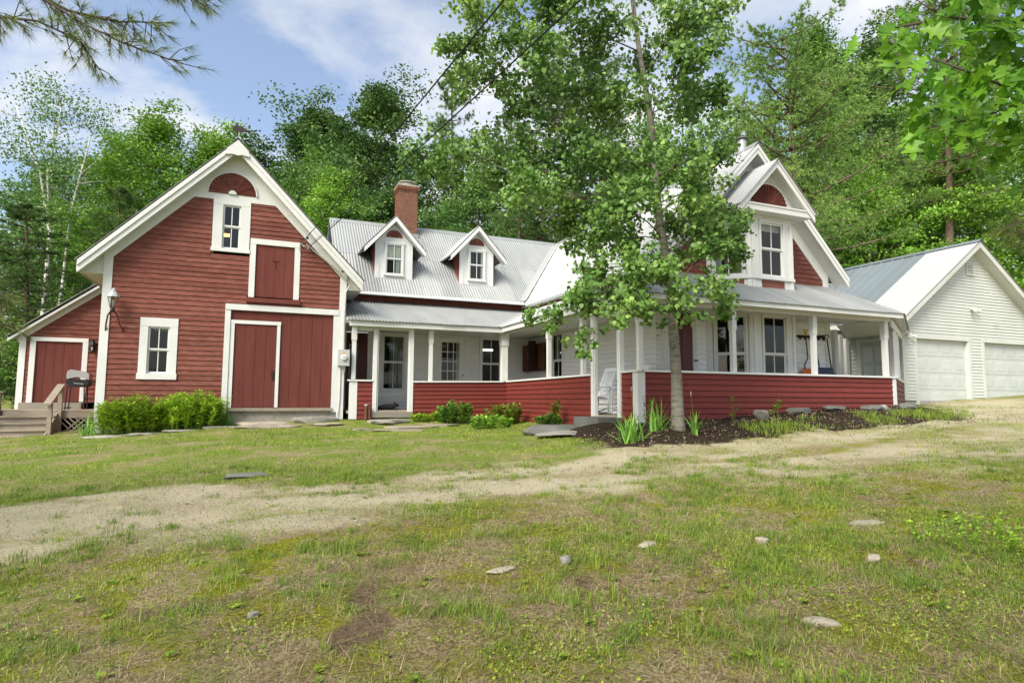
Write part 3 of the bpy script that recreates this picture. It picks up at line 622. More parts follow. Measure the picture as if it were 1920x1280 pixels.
mk('hook', tube([(1.0, 17.56, 4.22), (1.02, 17.44, 4.18), (1.10, 17.40, 4.1), (1.2, 17.42, 4.05), (1.22, 17.5, 4.15)], .013, 6), 'zinc', sb)
mk('insulator', lathe([(.01, 0), (.04, .02), (.035, .06), (.015, .09)], (1.16, 17.36, 4.3), 8), 'black', sb)
mk('drip_loop', tube([(1.16, 17.34, 4.36), (1.0, 17.4, 4.25), (.98, 17.42, 4.0), (1.06, 17.45, 3.86), (1.22, 17.45, 3.88), (1.3, 17.5, 4.05)], .009, 6), 'wire', sb)

# ------------------------------------------------------------------ kitchen wing
WY = 19.9; fwg = Fr(0, WY, 1, 0)
wing = thing('kitchen_wing', 'low white and red wing with tin roof joining barn and farmhouse', 'house', (5.6, WY, -.4))
WE, WR, WS = (19.48, 3.36), (22.8, 6.50), .946     # eave (y,z), ridge (y,z), slope
wh = [(2.62, 3.36, -.4, 2.08), (3.68, 4.58, .16, 2.1), (5.62, 6.62, -.4, 2.06), (7.12, 8.02, .2, 2.14)]
wallpart(fwg, wing, 'wall', 'whitecool', 2.3, 9.0, -.4, 2.12, wh, bot=.036)
wallpart(fwg, wing, 'upper_wall', 'red', 2.3, 9.0, 2.95, 3.30, [], h=.16)
mk('back_wall', join(box(2.3, 9, 25.6, 25.7, -1, 3.3)), 'whitecool', wing)
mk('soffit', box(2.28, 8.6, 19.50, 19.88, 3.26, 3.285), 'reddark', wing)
mk('fascia_gutter', join(box(2.28, 8.62, 19.44, 19.49, 3.24, 3.345), box(2.28, 8.62, 19.38, 19.439, 3.25, 3.27)), 'whitecool', wing)
# door, windows on the porch side
rd = mk('red_door', fwg.box(2.62, 3.30, -.38, 2.05, -.05, -.01), 'reddark', wing)
mk('door_pane', fwg.box(2.72, 2.98, .55, 1.85, -.009, -.003), 'glass', rd); mk('pane_backing', fwg.box(2.72, 2.98, .55, 1.85, -.0098, -.0092), 'dark', rd)
mk('door_casing', join(fwg.box(3.305, 3.40, -.38, 2.1, -.03, .03), fwg.box(2.50, 2.615, -.38, 2.1, -.03, .03)), 'whitecool', wing)
window(fwg, wing, 3.80, 4.50, .24, 2.02, trim=.12, casing='whitecool', sash='whitecool', curtain=[(.58, 1, 0, 1, 'curtain'), (.34, .48, 0, 1, 'curtain')])
fd = mk('french_door', join(fwg.box(5.62, 5.78, -.38, 2.02, -.04, .0), fwg.box(6.40, 6.60, -.38, 2.02, -.04, .0), fwg.box(5.78, 6.40, 1.86, 2.02, -.04, .0), fwg.box(5.78, 6.40, -.38, .25, -.04, .0),
    *[fwg.box(5.78+.2067*i-.012, 5.78+.2067*i+.012, .25, 1.86, -.035, -.003) for i in (1, 2)], *[fwg.box(5.78, 6.40, .25+.322*i-.012, .25+.322*i+.012, -.034, -.004) for i in range(1, 5)]), 'whitecool', wing)
for i in range(3):
    for j in range(5): mk('pane', fwg.box(5.78+.2067*i+.012, 5.78+.2067*(i+1)-.012, .25+.322*j+.012, .25+.322*(j+1)-.012, -.022, -.016), 'glass', fd)
mk('interior', fwg.box(5.70, 6.50, -.38, 2.0, -.7, -.68), 'dark', fd); mk('curtain', fwg.box(5.98, 6.2, .25, 1.86, -.12, -.10), 'room', fd)
mk('door_knob', lathe([(.01, 0), (.03, .01), (.03, .03), (.01, .04)], (6.52, 19.84, .72), 8), 'iron', fd)
mk('door_casing', join(fwg.box(5.50, 5.615, -.38, 2.1, -.03, .03), fwg.box(6.605, 6.72, -.38, 2.1, -.03, .03), fwg.box(5.50, 6.72, 2.04, 2.1, -.03, .034)), 'whitecool', wing)
mk('corner_batten', fwg.box(6.76, 6.79, -.38, 2.1, .0, .03), 'whitecool', wing)
window(fwg, wing, 7.22, 7.93, .28, 2.05, trim=.09, casing='whitecool', sash='whitecool', light=(.42, .80, .30, .028, 'tube_light'))
# roof with valley on the main house
VN = Vector((1, -1.0, 0)).normalized()
wroof = mk('roof', join(slab([(2.28, WE[0], WE[1]), (8.62, WE[0], WE[1]), (11.6, WR[0], WR[1]), (2.28, WR[0], WR[1])], .05), slab([(2.28, 26.1, 3.36), (2.28, WR[0], WR[1]), (11.6, WR[0], WR[1]), (8.62, 26.1, 3.36)], .05)), 'white', wing)
vl0, vl1 = Vector((8.60, 19.46, 3.36)), Vector((11.62, 22.8, 6.5)); vd = (vl1-vl0); vn = Vector((vd.y, -vd.x, 0)).normalized()
sheets(wroof, (2.27, WE[0]-.03, WE[1]-.03), (1, 0, 0), (0, 1, WS), 9.5, math.hypot(3.35, 3.35*WS), 'tin', courses=2, clips=[(vl0, vn)], wave=.095, amp=.013)
mk('ridge_cap', join(slab([(2.28, 22.66, 6.40), (11.5, 22.66, 6.40), (11.55, 22.8, 6.555), (2.28, 22.8, 6.555)], .008), slab([(2.28, 22.94, 6.40), (2.28, 22.8, 6.555), (11.55, 22.8, 6.555), (11.5, 22.94, 6.40)], .008)), 'tin', wroof)
mk('valley_flashing', ([tuple(vl0+Vector((-.16, 0, .035))), tuple(vl0+Vector((.0, -.0, .02))), tuple(vl1+Vector((.0, 0, .02))), tuple(vl1+Vector((-.16, 0, .035))), tuple(vl0+Vector((.07, -.07, .06))), tuple(vl1+Vector((.07, -.07, .06)))], [[0, 1, 2, 3], [1, 4, 5, 2]]), 'tinwhite', wroof)
def dormer(cx, face, curtain):
    d = mk('dormer', fwg_d.prism([(cx-.63, 3.93), (cx+.63, 3.93), (cx+.63, 5.12), (cx, 5.80), (cx-.63, 5.12)], -.0, .02), 'white', wing)
    # opening-less face, side cheeks, window set proud
    for s in (-1, 1):
        x0 = cx+s*.62; V = [(x0, 20.12, 3.92), (x0, 20.12, 5.14), (x0, 21.36, 5.14), (x0-s*.03, 20.12, 3.92), (x0-s*.03, 20.12, 5.14), (x0-s*.03, 21.36, 5.14)]
        mk('cheek', (V, [[0, 1, 2], [5, 4, 3], [0, 3, 4, 1], [1, 4, 5, 2], [2, 5, 3, 0]]), 'red', d)
        ex, ez = cx+s*1.02, 4.90
        a = (ex, 19.84, ez); b = (cx, 19.84, 6.02)
        mk('dormer_roof', slab([a, b, (cx, 22.3, 6.02), (ex, 21.1, ez)], .04), 'tin', d)
        sl_ = Vector((cx-ex, 0, 6.02-ez)).normalized()
        sheets(d, (ex+s*.02, 19.80, ez-.02), (0, 1, 0), sl_, 2.3, 1.53, 'tinwhite', w=.6, wave=.1, amp=.006)
        fd_ = Fr(0, 19.84, 1, 0)
        mk('rake_board', fd_.prism([(ex, ez-.03), (cx, 5.99), (cx, 5.83), (ex, ez-.19)] if s < 0 else [(ex, ez-.03), (ex, ez-.19), (cx, 5.83), (cx, 5.99)], .0, .035), 'white', d)
        mk('dormer_frieze', fwg_d.prism([(cx+s*.64, 5.14), (cx+s*.64, 5.24), (cx, 5.92), (cx, 5.82)][::(1 if s > 0 else -1)], .021, .04), 'white', d)
        mk('dormer_soffit', slab([(ex, 19.86, ez-.15), (cx, 19.86, 5.87), (cx, 20.1, 5.87), (ex, 20.1, ez-.15)], .015), 'white', d)
        mk('corner_board', fwg_d.box(cx+s*.63-.14*(s > 0), cx+s*.63+.14*(s < 0), 3.93, 5.1, .021, .035), 'white', d)
    mk('flashing', fwg_d.box(cx-.66, cx+.66, 3.86, 3.94, .0, .05), 'tinwhite', d)
    return d
fwg_d = Fr(0, 20.1, 1, 0)
def face_window(parent, fr, cx, z0, z1, hw, n, curtain):
    """flat sash window mounted on a dormer face (sub-parts of the dormer)"""
    mk('window_casing', join(fr.box(cx-hw-.05, cx-hw, z0, z1, n, n+.05), fr.box(cx+hw, cx+hw+.05, z0, z1, n, n+.05), fr.box(cx-hw-.07, cx+hw+.07, z1, z1+.07, n, n+.055), fr.box(cx-hw-.07, cx+hw+.07, z0-.06, z0, n, n+.07)), 'white', parent)
    mk('interior', fr.box(cx-hw, cx+hw, z0, z1, n+.001, n+.003), curtain, parent)
    zm = (z0+z1)/2
    for a, b, k in ((zm, z1, .028), (z0, zm+.02, .014)):
        mk('sash', join(fr.box(cx-hw, cx+hw, a, a+.04, n+k-.01, n+k+.008), fr.box(cx-hw, cx+hw, b-.04, b, n+k-.01, n+k+.008), fr.box(cx-hw, cx-hw+.04, a+.04, b-.04, n+k-.01, n+k+.008), fr.box(cx+hw-.04, cx+hw, a+.04, b-.04, n+k-.01, n+k+.008), fr.box(cx-.011, cx+.011, a+.04, b-.04, n+k-.008, n+k+.006)), 'white', parent)
        for s in (0, 1): mk('pane', fr.box(cx-hw+.04 if s == 0 else cx+.011, cx-.011 if s == 0 else cx+hw-.04, a+.04, b-.04, n+k-.004, n+k), 'glass', parent)
def fan_flat(parent, fr, cx, cz, rad, n, rz, k=9):
    for i in range(k):
        a, b = math.pi*i/k, math.pi*(i+1)/k-.02
        def q(t, r, nn): return fr.P(cx+r*math.cos(t), cz+rz*r*math.sin(t), n+nn)
        mk('fan_blade', ([q(a, .01, .006), q(a, rad, .006), q(b, rad, .02), q(b, .01, .012), q(a, .01, 0), q(a, rad, 0), q(b, rad, 0), q(b, .01, 0)], [[0, 1, 2, 3], [0, 4, 5, 1], [1, 5, 6, 2], [2, 6, 7, 3], [3, 7, 4, 0]]), 'red', parent)
for cx, dz, cm in ((4.12, 0, 'room'), (7.05, .05, 'room')):
    d = dormer(cx, None, None); face_window(d, fwg_d, cx, 4.08+dz, 5.10+dz, .27, .022, cm); fan_flat(d, fwg_d, cx, 5.33+dz*.6, .28, .0205, .92)
    if cx < 5: mk('blind', fwg_d.box(cx-.22, cx+.22, 4.62, 5.04, .0255, .0258), 'blind', d); mk('curtain', fwg_d.box(cx+.06, cx+.20, 4.12, 4.6, .0255, .0258), 'curtain', d)
    else: mk('curtain', fwg_d.box(cx+.16, cx+.23, 4.16, 5.1, .0255, .0258), 'curtain', d)
# chimney
ch = mk('chimney', box(4.72, 5.42, 22.30, 22.98, 5.4, 7.86), 'mortar', wing)
bricks = []
zc = 6.0; row = 0
while zc < 7.95:
    g_ = .06 if zc > 7.83 else (.03 if zc > 7.72 else 0)
    for fr, L in ((Fr(4.72, 22.30, 1, 0), .70), (Fr(4.72, 22.98, 0, -1), .68)):
        u = -.105*(row % 2)
        while u < L:
            a, b = max(u, -g_), min(u+.2, L+g_)
            if b-a > .03: bricks.append(fr.box(a, b, zc, zc+.050, 0, .014+g_+random.uniform(0, .004)))
            u += .211
    zc += .068; row += 1
stuff(mk('bricks', join(*bricks), 'brickm', ch), None, None)
mk('chimney_cap', join(box(4.66, 5.48, 22.24, 23.04, 7.96, 8.02), lathe([(.33, 8.02), (.26, 8.10), (.24, 8.16), (.32, 8.17), (.32, 8.20)], (5.07, 22.64, 0), 14)), 'concrete', ch)
mk('flue_cover', box(4.86, 5.34, 22.45, 22.85, 8.2, 8.225), 'tinwhite', ch)
mk('flashing', join(box(4.68, 5.46, 22.2, 22.31, 5.95, 6.12)), 'tin', ch)

# ------------------------------------------------------------------ farmhouse
HX0, HX1, HYF, HC, HZ, HS = 9.0, 14.6, 12.1, 11.8, 6.62, 1.05
fh = Fr(0, HYF, 1, 0); fwst = Fr(HX0, 0, 0, -1)       # west wall: u = -y
house = thing('farmhouse', 'farmhouse with steep white gable roof and red fan over a bay', 'house', (11.8, 13, -.4))
# west wall behind the porch
wallpart(fwst, house, 'west_wall', 'whitecool', -26, -12.12, -.4, 2.12, [(-18.12, -17.18, .2, 2.2)], bot=.036)
wallpart(fwst, house, 'west_upper_wall', 'red', -26, -12.12, 2.95, 3.26, [], h=.16)
mk('east_wall', join(box(14.48, 14.6, 12.13, 26, -1, 3.3), box(9.0, 14.6, 25.9, 26, -1, 3.3)), 'whitecool', house)
window(fwst, house, -18.02, -17.28, .32, 2.08, trim=.09, casing='whitecool', sash='whitecool', curtain=[(.0, .5, .5, 1, 'curtain')])
# front wall
wallpart(fh, house, 'front_wall', 'whitecool', 9.2, 14.6, -.4, 2.12, [(9.22, 9.98, -.4, 2.12), (10.45, 13.25, -.4, 2.3)], bot=.036)
wallpart(fh, house, 'gable_wall', 'red', 9.15, 14.44, 2.55, 5.8, [(10.45, 13.28, 2.4, 4.9)], gable_edge(HC, HZ-.62, HS))
mk('gable_back', fh.prism([(9.0, 2.5), (14.6, 2.5), (14.6, 3.5), (HC, HZ-.22), (9.0, 3.5)], -.16, -.13), 'white', house)
for a, b in ((8.98, 9.2), (14.43, 14.62)): mk('corner_board', join(fh.box(a, b, -.4, 2.12, -.02, .035), fh.box(a, b, 2.5, 3.5, -.02, .035)), 'white', house)
mk('corner_board', fwst.box(-12.30, -12.07, -.4, 2.12, .0, .03), 'white', house)
hz = lambda u, zp: zp-HS*abs(u-HC)
for s in (-1, 1):
    e = HC+s*2.75
    mk('frieze_board', fh.prism([(e, hz(e, HZ-.60)), (HC, HZ-.60), (HC, HZ-.2), (e, hz(e, HZ-.2))][::(1 if s < 0 else -1)], -.03, .026), 'white', house)
dr = mk('front_door', fh.box(9.24, 9.90, -.38, 2.08, -.05, -.0), 'reddark', house)
for z0, z1 in ((-.2, .55), (.7, 1.95)):
    for u in (9.30, 9.59): mk('door_panel', fh.box(u, u+.25, z0, z1, .001, .012), 'reddark', dr)
mk('door_handle', fh.box(9.92, 10.04, .92, .95, .03, .06), 'iron', dr)
mk('door_casing', join(fh.box(9.905, 10.02, -.38, 2.1, -.03, .03)), 'white', house)
mk('bay_corner_board', fh.box(10.33, 10.47, -.38, 2.11, .001, .045), 'white', house)
mk('bay_corner_board', fh.box(13.24, 13.36, -.38, 2.11, .001, .045), 'white', house)
# bay
bay = mk('bay', join(hprism([(10.42, 12.08), (11.2, 11.42), (12.57, 11.42), (13.33, 12.08)], 4.42, 4.6), hprism([(10.42, 12.08), (11.2, 11.42), (12.57, 11.42), (13.33, 12.08)], 2.10, 2.34)), 'white', house)
bl = Fr(10.40, 12.1, .8, -.7); LL = math.hypot(.8, .7); bf = Fr(11.2, 11.4, 1, 0); br = Fr(12.57, 11.4, .76, .7); LR = math.hypot(.76, .7)
for fr, L, wa, wb in ((bl, LL, .18, .88), (bf, 1.37, .32, 1.06), (br, LR, .2, .83)):
    for z0, z1, s0, s1 in ((-.38, 2.2, .15, 2.05), (2.4, 4.6, 3.07, 4.43)):
        # face boards round the opening
        mk('bay_face', join(fr.box(0, wa-.06, z0, z1, -.06, .0), fr.box(wb+.06, L, z0, z1, -.06, .0), fr.box(wa-.06, wb+.06, s1+.06, z1, -.06, .0), fr.box(wa-.06, wb+.06, z0, s0-.06, -.06, .0)), 'white', bay)
    mk('bay_pilaster', join(fr.box(0.001, .10, -.38, 4.42, .001, .02), fr.box(L-.10, L-.001, -.38, 4.42, .001, .02)), 'white', bay)
    mk('bay_sill_band', fr.box(-.02, L+.02, 2.97, 3.03, .021, .05), 'white', bay)
    for k in range(4): mk('clapboard', fr.box(wa+.0, wb+.0, 2.50+.115*k, 2.50+.115*k+.105, .001, .014), 'red', bay)
    window(fr, house, wa, wb, 3.07, 4.43, trim=.05, sw=.045, n=-.0, proud=.024, tt=.06, tb=.05, curtain=[(0, 1, .86, 1, 'blind')], depth=.5)
    window(fr, house, wa, wb, .15, 2.05, trim=.05, sw=.045, n=-.0, proud=.024, tt=.06, tb=.05, depth=.5, inner='dark')
# pediment over the bay
PY = 11.1; fp = Fr(0, PY, 1, 0); PC = 11.8
mk('pediment_soffit', box(10.66, 12.96, PY+.02, 12.08, 4.601, 4.63), 'white', bay)
mk('pediment_cornice', join(fp.box(10.60, 13.02, 4.60, 4.74, -.03, .0), fp.box(10.60, 13.02, 4.74, 4.78, -.32, .02)), 'white', bay)
fpt = Fr(0, 11.4, 1, 0)
mk('pediment_field', fpt.prism([(10.7, 4.781), (12.95, 4.781), (PC, 5.86)], -.02, .0), 'white', bay)
ped = mk('pediment_roof', join(*[slab([(PC+s*1.24, 11.04, 4.70), (PC, 11.04, 5.97), (PC, 13.4, 5.97), (PC+s*1.24, 13.4, 4.70)], .04) for s in (-1, 1)]), 'white', house)
for s in (-1, 1):
    e = PC+s*1.24
    mk('rake_board', fp.prism([(e, 4.66), (PC, 5.93), (PC, 5.76), (e, 4.49)] if s < 0 else [(e, 4.66), (e, 4.49), (PC, 5.76), (PC, 5.93)], -.03, .035), 'white', ped)
    sheets(ped, (e+s*.03, 11.0, 4.67), (0, 1, 0), Vector((-s*1.24, 0, 1.27)), 2.4, 1.80, 'tinwhite', w=.8, wave=.1, amp=.006)
    mk('soffit', slab([(e, 11.1, 4.64), (PC, 11.1, 5.90), (PC, 11.4, 5.90), (e, 11.4, 4.64)], .015), 'white', ped)
fan(fpt, house, 11.81, 4.80, .62, .002, 'red', 19)
# main roof
hr = mk('roof', join(*[slab([(HC+s*3.12, 11.70, hz(HC+s*3.12, HZ)), (HC, 11.70, HZ), (HC, 26.3, HZ), (HC+s*3.12, 26.3, hz(HC+s*3.12, HZ))], .05) for s in (-1, 1)]), 'white', house)
mainv = Vector((1, 0, HS)).normalized()
for s in (-1, 1):
    e = HC+s*3.14
    sheets(hr, (e, 11.66, hz(e, HZ)), (0, 1, 0), Vector((-s, 0, HS)), 14.6, 3.14*math.hypot(1, HS), 'tinwhite', w=.75, amp=.012, wave=.12, rib=True, courses=1)
    fg_ = Fr(0, 11.70, 1, 0)
    for a, b, n0, n1 in ((.02, .13, .02, .05), (.13, .27, .0, .03)):
        mk('rake_board', fg_.prism([(e, hz(e, HZ-a)), (HC, HZ-a), (HC, HZ-b), (e, hz(e, HZ-b))] if s < 0 else [(e, hz(e, HZ-a)), (e, hz(e, HZ-b)), (HC, HZ-b), (HC, HZ-a)], n0, n1), 'white', house)
    mk('soffit', slab([(e, 11.70, hz(e, HZ-.2)), (HC, 11.70, HZ-.2), (HC, 12.1, HZ-.2), (e, 12.1, hz(e, HZ-.2))], .02), 'white', house)
mk('eave_fascia', join(box(8.66, 8.70, 11.72, 19.44, hz(8.7, HZ)-.13, hz(8.7, HZ)-.0), box(8.69, 9.0, 11.72, 26, 3.20, 3.225), box(14.90, 14.94, 11.72, 26, hz(14.9, HZ)-.13, hz(14.9, HZ)), box(14.6, 14.9, 12.1, 26, 3.2, 3.225)), 'whitecool', house)
mk('ridge_cap', join(*[slab([(HC+s*.13, 11.64, HZ-.10), (HC, 11.64, HZ+.055), (HC, 26.3, HZ+.055), (HC+s*.13, 26.3, HZ-.10)], .008) for s in (-1, 1)]), 'tin', hr)
vp = thing('vent_pipe', 'round metal vent pipe with cap behind the farmhouse gable peak', 'vent pipe', (11.8, 12.3, 6.6))
mk('pipe', lathe([(.11, 6.5), (.11, 6.93)], (11.83, 12.25, 0), 12), 'zinc', vp); mk('cap', lathe([(.07, 6.93), (.07, 6.95), (.17, 6.95), (.17, 6.965), (.12, 7.0), (.03, 7.02)], (11.83, 12.25, 0), 12), 'darkrock', vp)

# ------------------------------------------------------------------ porch
porch = thing('wraparound_porch', 'wraparound porch with red skirt boards, white posts and tin roof', 'porch', (7.2, 10.5, -.5))
RB, RFz = .47, .565; FZ = -.38
rz = lambda x, y: RFz-(y-10.5)/7.1*.07 if y < 17.5 else RB+.03*(x-2.4)/4.8-.0
mk('floor', join(box(2.38, 8.99, 17.62, 19.88, FZ-.08, FZ), box(7.24, 8.99, 10.55, 17.61, FZ-.08, FZ), box(9.0, 14.9, 10.55, 12.08, FZ-.08, FZ), hprism([(14.91, 10.55), (18.4, 12.75), (18.4, 17), (14.91, 17)], FZ-.08, FZ)), 'decking', porch)
ceil = mk('ceiling', join(box(2.32, 8.99, 17.5, 19.88, 2.085, 2.10), box(7.1, 8.99, 10.4, 17.49, 2.085, 2.10), box(9.0, 14.9, 10.4, 12.06, 2.085, 2.10)), 'white', porch)
fpw = Fr(0, 17.6, 1, 0); fpx = Fr(7.21, 0, 0, -1); fpf = Fr(0, 10.5, 1, 0)
# skirts: boards
def skirt(fr, u0, u1, z0, zt0, zt1, nm):
    g = fr.prism([(u0, z0), (u1, z0), (u1, zt1-.02), (u0, zt0-.02)], -.06, 0)
    s = mk(nm, g, 'redskirt', porch); z = z0; zt = min(zt0, zt1)-.02
    k = int(round((zt-z0)/.125)); h = (zt-z0)/k
    for i in range(k):
        j = random.uniform(-.002, .002)
        a0, a1 = z0+(zt0-.02-z0)*i/k, z0+(zt1-.02-z0)*i/k; b0, b1 = z0+(zt0-.02-z0)*(i+1)/k, z0+(zt1-.02-z0)*(i+1)/k
        V = [fr.P(u0, a0+j, .028), fr.P(u1, a1+j, .028), fr.P(u1, a1+j, .001), fr.P(u0, a0+j, .001), fr.P(u0, b0+.004, .004), fr.P(u1, b1+.004, .004), fr.P(u1, b1+.004, .001), fr.P(u0, b0+.004, .001)]
        mk('skirt_board', (V, BF), 'redskirt', s)
skirt(fpw, 2.66, 3.10, -.62, RB-.02, RB-.02, 'skirt'); skirt(fpw, 4.24, 7.232, -.66, .445, .49, 'skirt')
skirt(fpx, -17.605, -12.33, -.66, .50, .535, 'skirt'); skirt(fpx, -11.12, -10.58, -.5, .55, .56, 'skirt'); skirt(fpf, 7.36, 14.82, -.56, .565, .565, 'skirt')
fpe = Fr(14.92, 10.52, 3.4, 2.1); skirt(fpe, .05, 3.95, -.45, .555, .5, 'skirt')
def rail(fr, u0, u1, z0, z1, nm='rail_cap'):
    V = [fr.P(u0, z0-.022, .06), fr.P(u1, z1-.022, .06), fr.P(u1, z1-.022, -.09), fr.P(u0, z0-.022, -.09), fr.P(u0, z0+.022, .06), fr.P(u1, z1+.022, .06), fr.P(u1, z1+.022, -.09), fr.P(u0, z0+.022, -.09)]
    mk(nm, (V, BF), 'white', porch)
rail(fpw, 2.38, 3.09, RB-.005, RB-.005); rail(fpw, 4.26, 7.10, .45, .495); rail(fpx, -17.5, -12.36, .50, .54); rail(fpx, -11.10, -10.44, .555, .565); rail(fpf, 7.27, 14.94, .565, .565); rail(fpe, .02, 4.0, .56, .50)
mk('corner_board', join(fpw.box(2.44, 2.655, -.62, RB-.03, -.05, .03)), 'white', porch)
mk('corner_board', join(fpf.box(7.18, 7.355, -.56, .54, -.05, .03), fpx.box(-10.66, -10.472, -.56, .54, -.04, .032)), 'white', porch)
mk('corner_board', join(fpf.box(14.80, 14.93, -.5, .54, -.05, .03)), 'white', porch)
def post(x, y, z0, z1, a=.11, ang=0., fancy=True, nm='post'):
    """square post with a wider chamfered head"""
    c, s = math.cos(ang), math.sin(ang); b = a*.78; V = []; F = []
    prof = [(b, z0), (b, z1-.50), (a, z1-.44), (a, z1)] if fancy else [(a, z0), (a, z1)]
    for w_, z in prof:
        for du, dv in ((-1, -1), (1, -1), (1, 1), (-1, 1)):
            du, dv = du*w_/2, dv*w_/2; V.append((x+du*c-dv*s, y+du*s+dv*c, z))
    for i in range(len(prof)-1):
        for k in range(4): F.append([i*4+k, i*4+(k+1) % 4, i*4+4+(k+1) % 4, i*4+4+k])
    F += [[3, 2, 1, 0], [len(V)-4, len(V)-3, len(V)-2, len(V)-1]]
    mk(nm, (V, F), 'white', porch)
post(2.54, 17.62, .50, 2.06, .14); post(3.14, 17.62, -.44, 2.07, .11, fancy=False); post(4.19, 17.62, -.44, 2.07, .12, fancy=False)
post(4.78, 17.63, .48, 2.06, .13); post(7.13, 17.63, .50, 2.06, .24)
post(7.23, 14.66, .535, 2.04, .13); post(7.23, 12.80, .545, 2.04, .13); post(7.21, 12.27, -.42, 2.04, .11, fancy=False); post(7.21, 11.14, -.42, 2.04, .10, fancy=False)
mk('door_jamb', join(box(7.17, 7.25, 11.20, 11.24, -.42, 2.04), box(7.17, 7.25, 12.17, 12.205, -.42, 2.04)), 'white', porch)
post(7.30, 10.57, .575, 2.04, .13); post(9.76, 10.56, .575, 2.0, .13); post(12.22, 10.56, .575, 2.0, .13); post(14.72, 10.58, .575, 2.0, .14)
for x, y in ((15.9, 11.2), (16.9, 11.85), (17.8, 12.45), (15.6, 12.75), (17.0, 13.7), (18.2, 14.45)): post(x, y, FZ if y > 12.6 else .54, 2.03, .13, fancy=False)
mk('door_frame_head', join(fpw.box(3.09, 4.25, 1.93, 2.0, -.05, .02), fpw.box(2.62, 3.08, 1.88, 2.0, -.05, -.02), fpw.box(3.2, 3.245, -.42, 1.93, -.04, .0), fpw.box(4.10, 4.13, -.42, 1.93, -.04, .0)), 'white', porch)
beam = mk('beam', join(box(2.40, 7.22, 17.52, 17.66, 2.0, 2.084), box(7.14, 7.28, 10.66, 17.51, 1.99, 2.083), box(7.14, 14.85, 10.48, 10.65, 1.97, 2.082)), 'white', porch)
mk('fascia', join(box(2.36, 7.0, 17.33, 17.36, 1.99, 2.125), box(6.93, 6.96, 10.16, 17.3, 2.0, 2.13), box(6.93, 14.92, 10.19, 10.22, 2.03, 2.13)), 'white', porch)
mk('soffit', join(slab([(2.36, 17.36, 2.13), (7.0, 17.36, 2.13), (7.0, 17.55, 2.17), (2.36, 17.55, 2.17)], .012), slab([(6.96, 10.2, 2.13), (6.96, 17.3, 2.13), (7.2, 17.5, 2.2), (7.2, 10.5, 2.2)], .012), slab([(6.96, 10.22, 2.13), (7.2, 10.5, 2.2), (14.9, 10.5, 2.2), (14.9, 10.22, 2.13)], .012)), 'white', porch)
mk('gable_end_board', join(fpe.box(-.02, 4.0, 1.86, 2.06, -.03, .02)), 'white', porch)
mk('breezeway_ceiling', hprism([(14.91, 10.6), (18.4, 12.8), (18.4, 14.5), (14.91, 12.1)], 2.04, 2.055), 'white', porch)
# roofs
TOPZ = 3.10
pr = mk('roof', join(slab([(2.30, 17.34, 2.16), (6.95, 17.34, 2.16), (9.0, 19.88, TOPZ), (2.30, 19.88, TOPZ)], .03), slab([(6.95, 10.22, 2.16), (9.0, 12.1, TOPZ), (9.0, 19.88, TOPZ), (6.95, 17.34, 2.16)], .03), slab([(6.95, 10.22, 2.16), (14.98, 10.22, 2.16), (14.62, 12.1, TOPZ), (9.0, 12.1, TOPZ)], .03), slab([(14.98, 10.22, 2.12), (18.42, 12.5, 2.08), (18.42, 14.6, 2.4), (14.62, 12.1, TOPZ)], .03)), 'white', porch)
va, vb = Vector((6.95, 17.34, 2.16)), Vector((9, 19.88, TOPZ)); ha, hb = Vector((6.95, 10.22, 2.16)), Vector((9, 12.1, TOPZ))
v1 = vb-va; n1 = Vector((v1.y, -v1.x, 0)).normalized(); v2 = hb-ha; n2 = Vector((v2.y, -v2.x, 0)).normalized()
sheets(pr, (2.30, 17.28, 2.14), (1, 0, 0), (0, 2.54, TOPZ-2.16), 6.7, 2.75, 'tinporch', clips=[(va, n1)], wave=.095, amp=.013, jag=.03)
sheets(pr, (6.89, 10.2, 2.14), (0, 1, 0), (2.05, 0, TOPZ-2.16), 9.7, 2.30, 'tinwhite', clips=[(va, -n1), (ha, n2)], wave=.085, amp=.010)
sheets(pr, (6.9, 10.16, 2.13), (1, 0, 0), (0, 1.88, TOPZ-2.16), 8.06, 2.14, 'tinporch', clips=[(ha, -n2), (Vector((14.98, 10.22, 2.1)), Vector((1.88, .36, 0)))], wave=.085, amp=.011)
mk('valley_flashing', ([tuple(va+Vector((-.20, 0, .02))), tuple(va+Vector((.0, -.06, .012))), tuple(vb+Vector((0, 0, .02))), tuple(vb+Vector((-.2, 0, .02))), tuple(va+Vector((.1, -.14, .05))), tuple(vb+Vector((.06, -.14, .06)))], [[0, 1, 2, 3], [1, 4, 5, 2]]), 'tinwhite', pr)
mk('breezeway_roof_edge', slab([(14.95, 10.16, 2.15), (18.45, 12.42, 2.10), (18.4, 12.6, 2.16), (14.9, 10.4, 2.24)], .012), 'tin', pr)
# steps
mk('wing_step', join(box(3.06, 4.22, 17.50, 17.62, -.58, FZ-.04)), 'step', porch)
st = solo(mk('stone_step', hprism([(6.62, 11.12), (7.2, 11.10), (7.2, 12.2), (6.66, 12.24)], -.75, -.41), 'darkrock'), 'rough grey stone step at the side porch opening', 'step')

